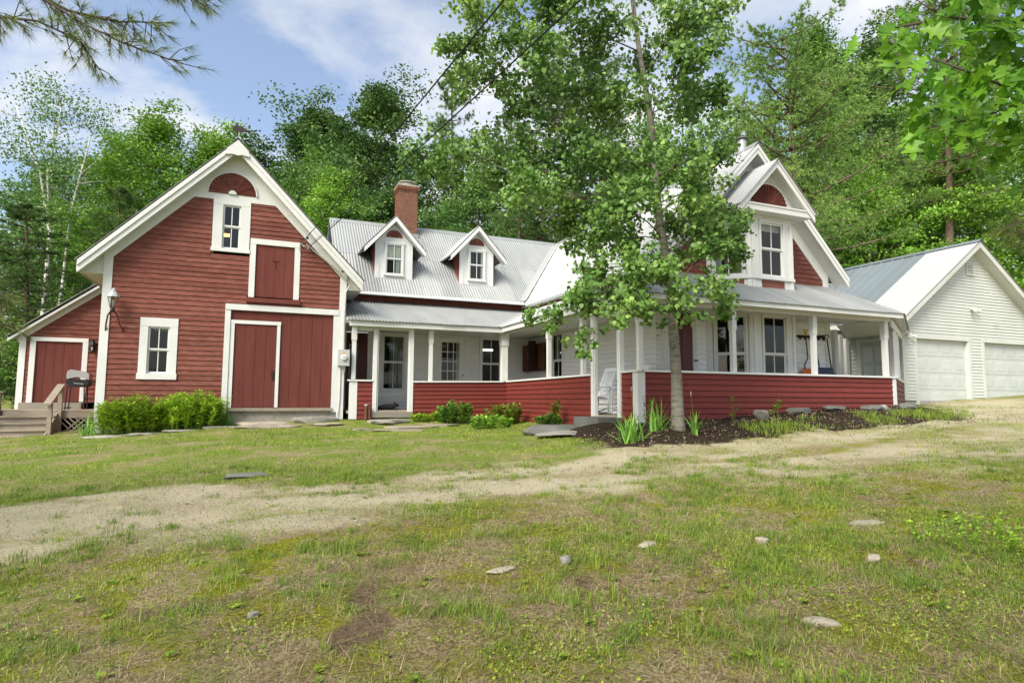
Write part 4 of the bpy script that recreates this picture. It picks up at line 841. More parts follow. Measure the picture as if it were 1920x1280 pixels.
# ------------------------------------------------------------------ things on the porch
def rocking_chair(label, loc, rot):
    t = thing('rocking_chair', label, 'chair', loc, 'white rocking chairs on the porch'); t.rotation_euler = (0, 0, rot)
    def add(nm, g): return link(bpy.data.objects.new(nm, mesh(nm, g[0], g[1], 'chair')), t)
    f = Fr(0, 0, 1, 0)
    # chair faces -y (front); x is width
    for i in range(7): add('seat_slat', box(-.24, .24, -.25+.07*i, -.25+.07*i+.058, .42-.008*i, .44-.008*i))
    for s in (-1, 1):
        x = s*.25
        add('rocker', tube([(x, -.42, .06), (x, -.2, .025), (x, .1, .02), (x, .35, .06), (x, .50, .12)], .02, 6))
        add('front_leg', tube([(x, -.24, .03), (x, -.24, .64)], .022, 6)); add('rear_leg', tube([(x, .20, .03), (x, .24, .40)], .022, 6))
        add('back_post', tube([(x*.96, .22, .36), (x*.98, .33, .75), (x, .48, 1.16)], .022, 6))
        add('arm', box(x-.04, x+.04, -.30, .28, .64, .665))
        add('side_stretcher', tube([(x, -.24, .22), (x, .21, .22)], .014, 6))
    add('top_rail', ([(-.27, .455, 1.08), (.27, .455, 1.08), (.27, .475, 1.08), (-.27, .475, 1.08), (-.27, .487, 1.17), (.27, .487, 1.17), (.27, .507, 1.17), (-.27, .507, 1.17)], BF))
    add('bottom_rail', box(-.25, .25, .25, .27, .46, .52)); add('front_stretcher', tube([(-.25, -.24, .2), (.25, -.24, .2)], .014, 6))
    for i in range(7):
        x = -.195+.065*i; add('back_slat', ([(x-.019, .26, .5), (x+.019, .26, .5), (x+.019, .275, .5), (x-.019, .275, .5), (x-.019, .462, 1.09), (x+.019, .462, 1.09), (x+.019, .477, 1.09), (x-.019, .477, 1.09)], BF))
    return t
rocking_chair('white slatted rocking chair seen through the side porch opening', (8.02, 12.20, FZ), R(-97))
rocking_chair('white rocking chair behind the porch rail, only its back showing', (8.05, 13.62, FZ), R(-88))
cb = thing('wall_cabinet', 'dark brown panelled wooden cabinet hung on the white porch wall', 'cabinet', (8.9, 18.9, .9))
fc = Fr(8.72, 0, 0, -1)
mk('body', box(8.74, 8.97, 18.05, 19.80, .92, 1.82), 'cabdark', cb)
for a, b in ((-19.80, -19.36), (-19.34, -18.78), (-18.50, -18.06)):
    d = mk('door', fc.box(a, b, .93, 1.83, -.02, .0), 'cabinet', cb)
    for z0, z1 in ((.99, 1.33), (1.42, 1.76)): mk('panel', fc.box(a+.09, b-.09, z0, z1, .001, .014), 'cabinet', d)
mk('knob', lathe([(.01, 0), (.02, .01), (.01, .03)], (8.70, 19.30, 1.5), 8), 'dial', cb)
mk('open_door', box(8.45, 8.73, 18.70, 18.73, .92, 1.92), 'cabdark', cb)
og = thing('red_ornament', 'small red and white ornament hanging beside the porch window', 'ornament', (3.55, 19.8, 1.2))
mk('top_loop', lathe([(.03, 1.56), (.06, 1.58), (.06, 1.62), (.02, 1.65)], (3.60, 19.82, 0), 8), 'iron', og)
mk('body', fwg.box(3.53, 3.66, 1.36, 1.56, .02, .10), 'reddark', og); mk('tag', fwg.box(3.54, 3.63, 1.12, 1.34, .02, .05), 'white', og); mk('base', fwg.box(3.53, 3.65, 1.0, 1.11, .02, .06), 'reddark', og)
# shovels on a rack by the bay
rk = thing('tool_rack', 'black tool rack bar on the wall beside the bay', 'rack', (13.75, 12.05, 1.6))
mk('bar', fh.box(13.33, 14.42, 1.66, 1.72, .02, .05), 'black', rk)
for u in (13.42, 13.6, 13.78, 14.1, 14.3): mk('hook', fh.box(u, u+.04, 1.60, 1.70, .051, .10), 'black', rk)
s1 = thing('snow_shovel', 'orange snow shovel with bent black shaft and yellow D grip', 'shovel', (13.5, 11.95, .4))
mk('blade', ([(13.36, 11.90, .35), (13.72, 11.90, .35), (13.72, 11.93, .82), (13.36, 11.93, .82), (13.54, 11.99, .35), (13.54, 12.0, .82)], [[0, 4, 5, 3], [4, 1, 2, 5]]), 'orange', s1)
mk('shaft', tube([(13.50, 11.97, .80), (13.50, 11.97, .92), (13.60, 11.95, 1.10), (13.55, 11.95, 1.70)], .017, 6), 'black', s1)
mk('grip', tube([(13.55, 11.95, 1.70), (13.49, 11.95, 1.86), (13.61, 11.95, 1.87), (13.55, 11.95, 1.70)], .018, 6), 'yellow', s1)
s2 = thing('scraper_pole', 'thin yellow pole leaning between the snow shovels', 'pole', (13.85, 11.98, .4))
mk('shaft', tube([(13.90, 11.97, .2), (13.84, 11.98, 1.72)], .012, 6), 'yellow', s2); mk('tip', tube([(13.84, 11.98, 1.72), (13.84, 11.98, 1.84)], .018, 6), 'iron', s2)
s3 = thing('snow_pusher', 'wide navy snow pusher with black U-shaped handle', 'shovel', (14.2, 11.9, .4))
mk('scoop', ([(13.96, 11.80, .3), (14.5, 11.80, .3), (14.52, 11.95, .86), (13.94, 11.95, .86), (13.96, 11.99, .3), (14.5, 11.99, .3), (14.52, 12.0, .86), (13.94, 12.0, .86)], BF), 'navy', s3)
mk('handle', tube([(14.02, 11.96, .84), (13.86, 11.94, 1.66), (13.90, 11.94, 1.70), (14.36, 11.92, 1.74), (14.40, 11.92, 1.70), (14.32, 11.93, 1.64), (14.46, 11.95, .84)], .017, 6), 'black', s3)
# black figurine on the wing step
fgm = thing('dog_figurine', 'small black lying dog figurine on the porch floor by the step', 'figurine', (3.6, 17.9, FZ))
V = []; F = []
prof = [(-.30, .02, .03), (-.26, .08, .06), (-.15, .11, .075), (0, .12, .08), (.10, .12, .085), (.15, .14, .07), (.20, .19, .065), (.26, .19, .05), (.30, .16, .03)]
g = tube([(3.62+u, 17.95, FZ+.005+z*.75) for u, z, r in prof], [r*1.0 for u, z, r in prof], 10); body = mk('body', g, 'black', fgm, True)
mk('ear', join(tube([(3.80, 17.92, FZ+.19), (3.79, 17.90, FZ+.24)], [.03, .008], 6)), 'black', fgm); mk('paw', join(tube([(3.76, 17.90, FZ+.03), (3.90, 17.88, FZ+.025)], .025, 6), tube([(3.76, 18.0, FZ+.03), (3.90, 18.0, FZ+.025)], .025, 6)), 'black', fgm)
pp = thing('rusty_pipes', 'two rusty upright pipes in front of the left porch skirt', 'pipe', (2.93, 17.45, -.6))
mk('pipe', tube([(2.90, 17.46, -.75), (2.90, 17.46, -.24)], .045, 8), 'rustpipe', pp); mk('pipe', tube([(3.02, 17.44, -.75), (2.99, 17.46, -.45), (3.01, 17.46, -.24)], .035, 8), 'rustpipe', pp)
mk('collar', lathe([(.05, -.25), (.06, -.24), (.06, -.21), (.03, -.20)], (2.90, 17.46, 0), 8), 'zinc', pp)
hf = thing('hanging_feeder', 'small dark feeder hanging under the porch corner ceiling', 'feeder', (7.75, 11.0, 1.9))
mk('pan', lathe([(.10, 1.86), (.13, 1.88), (.13, 1.91), (.06, 1.94)], (7.78, 11.0, 0), 10), 'iron', hf); mk('chain', tube([(7.78, 11, 1.93), (7.78, 11, 2.083)], .006, 5), 'iron', hf); mk('cup', lathe([(.03, 1.79), (.05, 1.82), (.05, 1.86)], (7.78, 11, 0), 8), 'iron', hf)

# ------------------------------------------------------------------ garage
GYF = 12.7; fgr = Fr(0, GYF, 1, 0); GC, GZ, GS = 22.05, 5.28, .70
gar = thing('garage', 'white vinyl-sided two-door garage with grey metal roof', 'garage', (22, GYF, -.2))
gh = [(18.98, 21.82, -.3, 2.04), (22.40, 25.3, -.3, 2.04)]
wallpart(fgr, gar, 'front_wall', 'vinyl', 18.58, 25.60, -.02, 5.1, gh, gable_edge(GC, GZ-.12, GS), h=.102, bot=.024)
fgw = Fr(18.45, 0, 0, -1)
wallpart(fgw, gar, 'west_wall', 'vinyl', -20.4, -12.72, -.3, 2.62, [(-14.22, -13.06, -.4, 1.98)], h=.125, bot=.026)
mk('other_walls', join(box(25.6, 25.7, 12.7, 20.4, -.4, 2.6), box(18.45, 25.7, 20.3, 20.4, -.4, 2.6)), 'vinyl', gar)
mk('back_gable', ([(18.45, 20.35, 2.6), (25.7, 20.35, 2.6), (GC, 20.35, GZ-.1)], [[0, 1, 2]]), 'vinyl', gar)
for a, b in ((18.43, 18.585), (25.6, 25.72)): mk('corner_board', fgr.box(a, b, -.02, 2.70, -.02, .03), 'vinyl', gar)
mk('foundation', fgr.box(18.47, 25.68, -.5, -.025, -.2, -.01), 'concrete', gar)
mk('corner_box', fgr.box(18.22, 18.50, 2.42, 2.66, -.25, .10), 'vinyl', gar)
for u0, u1 in ((19.10, 21.66), (22.52, 25.15)):
    mk('door_casing', join(fgr.box(u0-.13, u0, -.2, 1.93, -.12, .035), fgr.box(u1, u1+.13, -.2, 1.93, -.12, .035), fgr.box(u0-.13, u1+.13, 1.931, 2.06, -.12, .04)), 'vinyl', gar)
    dr = mk('garage_door', fgr.box(u0, u1, -.2, 1.93, -.16, -.11), 'gdoor', gar)
    hh = 2.13/4
    for r in range(4):
        z0 = -.2+hh*r; sec = mk('door_section', fgr.box(u0, u1, z0+.006, z0+hh-.006, -.109, -.095), 'gdoor', dr)
        ww = (u1-u0)/4
        for c in range(4):
            a, b, c0, c1 = u0+ww*c+.09, u0+ww*(c+1)-.09, z0+.10, z0+hh-.10
            V = [fgr.P(a, c0, -.0945), fgr.P(b, c0, -.0945), fgr.P(b, c1, -.0945), fgr.P(a, c1, -.0945), fgr.P(a+.04, c0+.04, -.089), fgr.P(b-.04, c0+.04, -.089), fgr.P(b-.04, c1-.04, -.089), fgr.P(a+.04, c1-.04, -.089)]
            mk('raised_panel', (V, [[4, 5, 6, 7], [0, 1, 5, 4], [1, 2, 6, 5], [2, 3, 7, 6], [3, 0, 4, 7]]), 'gdoor', dr)
vt = mk('gable_vent', join(fgr.box(21.80, 22.20, 4.16, 4.20, .015, .06), fgr.box(21.80, 22.20, 4.50, 4.54, .015, .06), fgr.box(21.80, 21.84, 4.2, 4.5, .015, .06), fgr.box(22.16, 22.20, 4.2, 4.5, .015, .06)), 'vinyl', gar)
mk('vent_backing', fgr.box(21.84, 22.16, 4.2, 4.5, .015, .02), 'rock', vt)
for i in range(5): mk('louvre', fgr.prism([(21.84, 4.215+.058*i), (22.16, 4.215+.058*i), (22.16, 4.245+.058*i), (21.84, 4.245+.058*i)], .021, .05), 'vinyl', vt)
gside = mk('side_door', fgw.box(-14.08, -13.18, -.38, 1.86, -.05, .01), 'gdoor', gar)
for u in (-14.0, -13.58):
    for z0, z1 in ((-.2, .3), (.42, 1.1), (1.22, 1.7)): mk('door_panel', fgw.box(u, u+.32, z0, z1, .011, .02), 'white', gside)
mk('door_knob', lathe([(.01, 0), (.03, .01), (.03, .03)], (18.40, 14.02, .78), 8), 'iron', gside)
mk('door_casing', join(fgw.box(-14.22, -14.085, -.38, 1.98, -.03, .03), fgw.box(-13.175, -13.05, -.38, 1.98, -.03, .03), fgw.box(-14.22, -13.05, 1.865, 1.98, -.03, .034)), 'white', gar)
gro = mk('roof', join(*[slab([(GC+s*3.92, 12.36, GZ-.02-GS*3.92), (GC, 12.36, GZ-.02), (GC, 20.7, GZ-.02), (GC+s*3.92, 20.7, GZ-.02-GS*3.92)], .06) for s in (-1, 1)]), 'white', gar)
for s in (-1, 1):
    e = GC+s*3.95; sl_ = 3.95*math.hypot(1, GS)
    for i in range(9):
        y0 = 12.30 if i == 0 else 14.0+.84*(i-1); y1 = 14.0 if i == 0 else y0+.84
        sheets(gro, (e, y0, GZ-GS*3.95), (0, 1, 0), Vector((-s, 0, GS)), y1-y0, sl_, 'tinwhite' if i == 0 else 'tingrey', w=y1-y0, amp=.004 if i == 0 else .03, rib=True)
    fq = Fr(0, 12.36, 1, 0)
    mk('rake_board', fq.prism([(e, GZ-.03-GS*3.95), (GC, GZ-.03), (GC, GZ-.22), (e, GZ-.22-GS*3.95)] if s < 0 else [(e, GZ-.03-GS*3.95), (e, GZ-.22-GS*3.95), (GC, GZ-.22), (GC, GZ-.03)], 0, .03), 'vinyl', gar)
    mk('soffit', slab([(e, 12.36, GZ-.19-GS*3.95), (GC, 12.36, GZ-.19), (GC, 12.7, GZ-.19), (e, 12.7, GZ-.19-GS*3.95)], .015), 'vinyl', gar)
mk('ridge_cap', join(*[slab([(GC+s*.16, 12.28, GZ-.05), (GC, 12.28, GZ+.06), (GC, 20.7, GZ+.06), (GC+s*.16, 20.7, GZ-.05)], .008) for s in (-1, 1)]), 'tingrey', gro)
mk('eave_fascia', box(18.08, 18.11, 12.4, 20.6, 2.32, 2.5), 'vinyl', gar)
fl_ = thing('flood_light', 'twin white flood light mounted between the garage doors', 'flood light', (22.0, 12.6, 3.0))
def flood(t, x, y, z):
    mk('base_plate', lathe([(.01, 0), (.07, .0), (.07, .03), (.03, .05)], (x, y-.02, z), 10), 'white', t)
    mk('lamp_head', tube([(x-.05, y-.04, z+.02), (x-.10, y-.14, z+.0), (x-.13, y-.20, z-.02)], [.03, .06, .075], 10), 'white', t)
    mk('lamp_head', tube([(x+.05, y-.04, z+.02), (x+.18, y-.10, z-.03), (x+.26, y-.13, z-.05)], [.02, .035, .05], 10), 'white', t)
flood(fl_, 21.95, 12.68, 3.0)
f2 = thing('flood_light', 'twin grey flood light on the garage corner beside the porch roof', 'flood light', (18.5, 12.6, 1.98)); flood(f2, 18.62, 12.66, 2.0)

# ------------------------------------------------------------------ foliage helpers
def unit(v): return v/np.maximum(np.linalg.norm(v, axis=-1, keepdims=True), 1e-9)
RHOMB = np.array([(0, -.5, 0), (.3, -.02, .07), (0, .5, -.04), (-.3, -.02, .07)])
ROUND = np.array([(0, -.5, 0), (.36, -.28, .05), (.46, .05, .07), (.0, .56, -.05), (-.46, .05, .07), (-.36, -.28, .05)])
LANCE = np.array([(0, -.5, 0), (.13, -.1, .04), (0, .5, -.10), (-.13, -.1, .04)])
def leaves(rng, C, Nn, size, tpl=RHOMB, T=None):
    n = len(C); Nn = unit(Nn); T = unit(np.cross(Nn, rng.normal(size=(n, 3)))) if T is None else unit(T-Nn*np.sum(T*Nn, -1, keepdims=True))
    B = np.cross(Nn, T); size = np.broadcast_to(np.asarray(size, float), (n,))[:, None, None]
    V = C[:, None]+size*(tpl[None, :, 0, None]*B[:, None]+tpl[None, :, 1, None]*T[:, None]+tpl[None, :, 2, None]*Nn[:, None])
    k = len(tpl); return V.reshape(-1, 3), np.arange(n*k).reshape(n, k)
def needles(rng, C, D, per, ln, wd, spread=.8):
    """tufts of thin needles at C pointing about D"""
    n = len(C); c = np.repeat(C, per, 0); d = unit(np.repeat(unit(D), per, 0)+rng.normal(size=(n*per, 3))*spread)
    L = ln*rng.uniform(.7, 1.15, (n*per, 1)); s = unit(np.cross(d, rng.normal(size=d.shape)))*wd
    V = np.stack([c-s*.5, c+s*.5, c+d*L], 1); return V.reshape(-1, 3), np.arange(n*per*3).reshape(-1, 3)
def curve(a, b, bend=(0, 0, 0), k=5):
    a, b, m = np.array(a, float), np.array(b, float), np.array(bend, float)
    return [tuple(a+(b-a)*t+m*4*t*(1-t)) for t in np.linspace(0, 1, k)]
def gen_decid(seed, H=16, Rr=3.2, base=.28, limbs=24, nleaf=15000, ls=.16, clump=.55, topw=.55, rad=.2, lean=.3, flat=.5, sub=5):
    rng = np.random.default_rng(seed); tr = []; P = [np.array([0., 0, -.5])]; w = rng.normal(size=2)*.03
    for i in range(1, 9): w += rng.normal(size=2)*lean*.1; P.append(np.array([P[-1][0]+w[0]*H/8, P[-1][1]+w[1]*H/8, H*.97*i/8]))
    P = np.array(P); zs = P[:, 2]; tr.append(tube(P, list(np.interp(zs, [0, H], [rad, .02])), 8)); tips = []
    def at(z): return np.array([np.interp(z, zs, P[:, 0]), np.interp(z, zs, P[:, 1]), z])
    for i in range(limbs):
        t = (i+.5)/limbs; z = H*(base+(1-base)*.93*t); prof = math.sin(math.pi*min(1, .22+.78*t))**.7*(1-t*(1-topw)*.6) if t > .2 else .75+t
        az = i*2.4+rng.normal()*.5; L = Rr*prof*rng.uniform(.65, 1.15)*(1 if t < .85 else .7); rise = L*rng.uniform(.25, .75)
        a = at(z*.96); b = at(min(z, H*.95))+np.array([math.cos(az)*L, math.sin(az)*L, rise])
        c = curve(a, b, (0, 0, -L*.08), 5); r0 = .018+.02*L/3+.03*(1-t); tr.append(tube(c, list(np.linspace(r0, .01, 5)), 5)); tips += [np.array(c[3]), b]
        for k in range(sub):
            q = np.array(c[rng.integers(1, 5)]); az2 = az+rng.normal()*1.1; l2 = L*rng.uniform(.25, .5)
            e = q+np.array([math.cos(az2)*l2, math.sin(az2)*l2, l2*rng.uniform(-.15, .55)]); tr.append(tube(curve(q, e, (0, 0, .04), 3), [.012, .009, .005], 4)); tips.append(e)
    for k in range(5): tips.append(at(H*.97)+rng.normal(size=3)*np.array([.5, .5, .35])*Rr/3)
    tips = np.array(tips); per = rng.multinomial(nleaf, np.full(len(tips), 1/len(tips))); ci = np.repeat(np.arange(len(tips)), per); n = len(ci)
    off = rng.normal(size=(n, 3))*np.array([1, 1, flat])*clump*rng.uniform(.6, 1.25, len(tips))[ci][:, None]
    V, F = leaves(rng, tips[ci]+off, rng.normal(size=(n, 3))*.8+np.array([0, 0, .75]), ls*rng.uniform(.65, 1.25, n))
    ti = np.clip(.5+.2*rng.normal(size=len(tips))[ci]+.14*rng.normal(size=n), 0, 1)
    g = join(*tr); return g, (V, F, np.repeat(ti, 4))
def gen_pine(seed, H=20, Rr=3.4, base=.2, whorls=22, per=5, tufts=11, nd=13, ln=.26, wd=.034, rad=.24, droop=.1, irregular=.25, top=.15):
    rng = np.random.default_rng(seed); tr = []; P = [np.array([0., 0, -.5])]; w = np.zeros(2)
    for i in range(1, 9): w += rng.normal(size=2)*.012*irregular*4; P.append(np.array([P[-1][0]+w[0]*H/8, P[-1][1]+w[1]*H/8, H*i/8]))
    P = np.array(P); tr.append(tube(P, list(np.interp(P[:, 2], [0, H], [rad, .03])), 9)); C, D, Ti = [], [], []
    def at(z): return np.array([np.interp(z, P[:, 2], P[:, 0]), np.interp(z, P[:, 2], P[:, 1]), z])
    for i in range(whorls):
        t = i/(whorls-1); z = H*(base+(1-base)*.98*t); L0 = Rr*((1-t)**.75*(1-top)+top)*(.7+.6*min(1, t*4+.3))*.8
        for k in range(per):
            if rng.random() < irregular*.8: continue
            az = 2*math.pi*k/per+i*1.3+rng.normal()*.35; L = L0*rng.uniform(1-irregular*1.6, 1+irregular); rise = L*(rng.uniform(-droop, .28)+.25*t)
            a = at(z); b = a+np.array([math.cos(az)*L, math.sin(az)*L, rise]); c = curve(a, b, (0, 0, -L*.06), 5); tr.append(tube(c, list(np.linspace(.02+.012*L, .008, 5)), 5)); tt = rng.normal()*.17
            m = int(tufts*max(.5, L/Rr)); u = rng.uniform(.08, 1, m)**.7
            pos = np.array([[np.interp(x, np.linspace(0, 1, 5), [q[j] for q in c]) for j in range(3)] for x in u]); side = np.array([-math.sin(az), math.cos(az), 0])
            s = rng.normal(size=m)*.30*L*(1.15-u); pos += side*s[:, None]+np.array([0, 0, 1])*rng.normal(size=(m, 1))*.06*L
            d = np.array([math.cos(az), math.sin(az), .35])+side*np.sign(s)[:, None]*.6; C.append(pos); D.append(d+0*pos); Ti.append(np.full(m, .5+tt))
    C.append(at(H)[None]+rng.normal(size=(8, 3))*.15); D.append(np.tile([0, 0, 1.], (8, 1))); Ti.append(np.full(8, .6))
    C, D, Ti = np.concatenate(C), np.concatenate(D), np.concatenate(Ti); V, F = needles(rng, C, D, nd, ln, wd)
    ti = np.clip(np.repeat(Ti, nd)+.16*rng.normal(size=len(F)), 0, 1); return join(*tr), (V, F, np.repeat(ti, 3))
KIND = {}
def kind(name, g, bark):
    (tv, tf), (cv, cf, ti) = g; KIND[name] = (mesh('trunk', tv, tf, bark, True), mesh('crown', cv, cf, None, False, ti))
def at_rf(r, f): return .922*r+.387*f, .922*f-.387*r       # side and forward of the viewpoint -> x, y
def tree(nm, kd, leafm, label, r, f, s=(1, 1), rot=0., group=None, bark=None, cat='tree', dz=0.):
    x, y = at_rf(r, f); z = float(gz0(x, y))+dz; t = thing(nm, label, cat, (x, y, z), group); t.rotation_euler = (0, 0, rot); t.scale = (s[0], s[0], s[1])
    tm, cm = KIND[kd]; a = bpy.data.objects.new('trunk', tm); link(a, t)
    if bark: a.material_slots[0].link = 'OBJECT'; a.material_slots[0].material = MAT[bark]
    b = bpy.data.objects.new('crown', cm); link(b, t)
    if not cm.materials: cm.materials.append(MAT[leafm])
    b.material_slots[0].link = 'OBJECT'; b.material_slots[0].material = MAT[leafm]
    return t

kind('maple', gen_decid(11, 16, 3.8, .16, 34, 36000, .18, .46, flat=.42), 'darkbark')
kind('ash', gen_decid(12, 20, 4.4, .24, 36, 40000, .19, .46, flat=.42, lean=.5), 'darkbark')
kind('beech', gen_decid(13, 11, 3.5, .08, 36, 32000, .16, .40, flat=.34, rad=.12), 'bark')
kind('slim', gen_decid(14, 20, 2.8, .18, 36, 32000, .165, .42, rad=.13), 'birch')
kind('shrubby', gen_decid(15, 5, 2.2, .04, 24, 11000, .13, .42, rad=.06), 'darkbark')
kind('whitepine', gen_pine(21, 22, 4.2, .10, 30, 6, 44, 18, .28, .038), 'pinebark')
kind('pitchpine', gen_pine(22, 17, 4.3, .32, 24, 6, 85, 18, .20, .034, .22, .02, .36, .5), 'pinebark')
kind('tallpine', gen_pine(23, 26, 4.2, .38, 24, 6, 46, 18, .28, .038, .26, .1, .3, .3), 'pinebark')

# birch with several white stems, open crown
def gen_birch():
    rng = np.random.default_rng(31); tr = []; tips = []
    stems = [[(0, 0, -.5), (.1, 0, 5), (.0, .1, 9), (.8, 0, 12), (2.2, .2, 15.6)], [(.25, .1, -.5), (1.2, .3, 3.5), (2.6, .2, 6.5), (3.6, .4, 9.0)], [(-.3, .3, -.5), (-.9, .2, 6), (-1.2, .4, 10), (-1.8, .2, 14)], [(.0, .1, 9), (.3, .2, 12), (-.2, .2, 15.8)]]
    for s, r0 in zip(stems, (.17, .13, .12, .08)):
        tr.append(tube(s, list(np.linspace(r0, .03, len(s))), 8)); S = np.array(s)
        for k in range(12):
            t = rng.uniform(.45, 1); q = np.array([np.interp(t, np.linspace(0, 1, len(S)), S[:, j]) for j in range(3)]); az = rng.uniform(0, 6.28); L = rng.uniform(.8, 2.3)
            e = q+np.array([math.cos(az)*L, math.sin(az)*L, L*rng.uniform(.1, .6)]); tr.append(tube(curve(q, e, (0, 0, .1), 4), [.035, .025, .016, .007], 5)); tips.append(e); tips.append(q*.45+e*.55)
            for j in range(3): tips.append(e+rng.normal(size=3)*np.array([.7, .7, .4]))
    tips = np.array(tips); n = 9500; ci = rng.integers(0, len(tips), n); off = rng.normal(size=(n, 3))*np.array([.42, .42, .26])
    V, F = leaves(rng, tips[ci]+off, rng.normal(size=(n, 3))+np.array([0, 0, .6]), .15*rng.uniform(.7, 1.2, n))
    return join(*tr), (V, F, np.repeat(np.clip(.45+.2*rng.normal(size=len(tips))[ci]+.12*rng.normal(size=n), 0, 1), 4))
kind('birch', gen_birch(), 'birch')
BT = 'trees behind the house'
tree('birch_tree', 'birch', 'leaf_b', 'white-stemmed birch with open crown at the far left', -23.9, 31, (1, 1.02), 2.75, BT)
tree('pine_tree', 'whitepine', 'needle', 'soft dark pine behind the shed, leftmost of the pines', -21.5, 27, (.75, .43), .4, BT)
tree('pine_tree', 'whitepine', 'needle', 'soft pine between the birch stems and the barn roof', -19.6, 30, (.7, .5), 2.2, BT)
tree('maple_tree', 'slim', 'leaf_c', 'bright green tree with pale trunk left of the barn peak', -21.6, 34, (1.25, .86), .3, BT)
tree('maple_tree', 'maple', 'leaf_c', 'bright leafy tree just left behind the barn peak', -18.1, 35, (.95, 1.08), 1.1, BT)
tree('maple_tree', 'slim', 'leaf_c', 'bright leafy tree right behind the barn peak', -15.6, 34.5, (1.2, .80), 4.0, BT)
tree('maple_tree', 'maple', 'leaf_b', 'dim tree deep behind the birch at the far left', -32, 41, (1.1, 1.10), 2.0, BT)
tree('maple_tree', 'maple', 'leaf_a', 'tree deep between the birch and the bright trees', -27.5, 42, (1.1, 1.16), 5.0, BT)
tree('sapling_tree', 'slim', 'leaf_c', 'small pale green tree beside the barn roof right slope', -9.5, 27.5, (.85, .575), 1.7, BT)
tree('ash_tree', 'ash', 'leaf_b', 'tall open-crowned dark green tree left of the chimney', -12.6, 38, (1.3, 1.02), .9, BT)
tree('ash_tree', 'ash', 'leaf_b', 'tall dark green tree straight above the chimney', -8.6, 40, (1.25, 1.06), 3.6, BT)
tree('pine_tree', 'whitepine', 'needle', 'pointed white pine right of the chimney', -4.1, 44, (.95, 1.08), 1.2, BT)
tree('maple_tree', 'maple', 'leaf_b', 'dark bushy tree low behind the chimney', -8.2, 31, (.85, .82), 2.9, BT)
tree('maple_tree', 'maple', 'leaf_b', 'dark bushy tree behind the right dormer', -2.6, 32, (.85, .82), .2, BT)
tree('maple_tree', 'maple', 'leaf_a', 'mid-height tree in the gap left of the chimney', -11.2, 37, (1.0, .98), 4.4, BT)
tree('maple_tree', 'maple', 'leaf_a', 'leafy tree filling the gap right of the barn peak', -16.4, 39, (1.0, .96), .9, BT)
tree('maple_tree', 'beech', 'leaf_b', 'low dark tree behind the wing ridge left of the chimney', -10.8, 32, (1.1, 1.05), 5.2, BT)
tree('pine_tree', 'whitepine', 'needle', 'low dark pine behind the ridge where wing and farmhouse meet', .4, 30, (.8, .52), 2.0, BT)
tree('pine_tree', 'tallpine', 'needle', 'tall pine behind the poplar, left one', 1.6, 41, (1.1, .95), .5, BT)
tree('pine_tree', 'tallpine', 'needle', 'tall pine behind the poplar, right one', 6.2, 40, (1.1, .92), 2.5, BT)
tree('maple_tree', 'maple', 'leaf_a', 'leafy tree behind the farmhouse ridge and the poplar trunk', 9.4, 37, (1.0, 1.1), 1.5, BT)
tree('pine_tree', 'pitchpine', 'needle_p', 'pitch pine with twisted trunk right of the farmhouse gable', 12.9, 26.5, (1.0, .98), 3.4, BT)
tree('maple_tree', 'maple', 'leaf_b', 'leafy tree behind the farmhouse peak and the pitch pine', 14.6, 38, (.9, 1.02), 4.1, BT)
tree('birch_tree', 'slim', 'leaf_a', 'tall thin-leaved tree behind the pitch pine', 18.2, 34, (1.25, 1.16), 2.2, BT)
tree('birch_tree', 'slim', 'leaf_b', 'tall leafy tree between the two right-hand pines', 22.6, 37, (1.4, 1.10), 5.2, BT)
tree('pine_tree', 'tallpine', 'needle_p', 'tall bare-trunked pine above the garage peak', 20.7, 28.5, (.9, .92), 1.0, BT)
tree('beech_tree', 'beech', 'leaf_c', 'bright beech between the farmhouse gable and the garage', 16.4, 29, (1.0, .98), .4, BT)
tree('beech_tree', 'beech', 'leaf_a', 'bright green beech behind the left slope of the garage roof', 19.6, 31, (1.1, 1.12), 2.4, BT)
tree('beech_tree', 'beech', 'leaf_c', 'bright beech behind the garage peak', 23.4, 31, (1.1, 1.12), 3.9, BT)
tree('beech_tree', 'beech', 'leaf_a', 'green beech behind the right slope of the garage roof', 27.5, 32, (1.15, 1.2), 5.4, BT)
tree('maple_tree', 'ash', 'leaf_a', 'tall tree deep behind the garage, far right', 31, 39, (1.1, 1.15), 3.0, BT)
tree('maple_tree', 'maple', 'leaf_b', 'tall tree deep behind the garage, left of the far right one', 27, 42, (1.1, 1.3), 1.0, BT)
for r, f, s, rt_, lm, lb in ((-23.5, 25.5, .75, 1.0, 'leaf_b', 'dark bush behind the shed at the left picture edge'), (-20.6, 27, .8, 2.1, 'leaf_a', 'green bush behind the shed, nearer the barn'), (-26.5, 29, 1.0, 3.3, 'leaf_b', 'large dark bush under the birch')):
    tree('bush', 'shrubby', lm, lb, r, f, (s*1.2, s), rt_, 'bushes behind the shed', cat='bush')
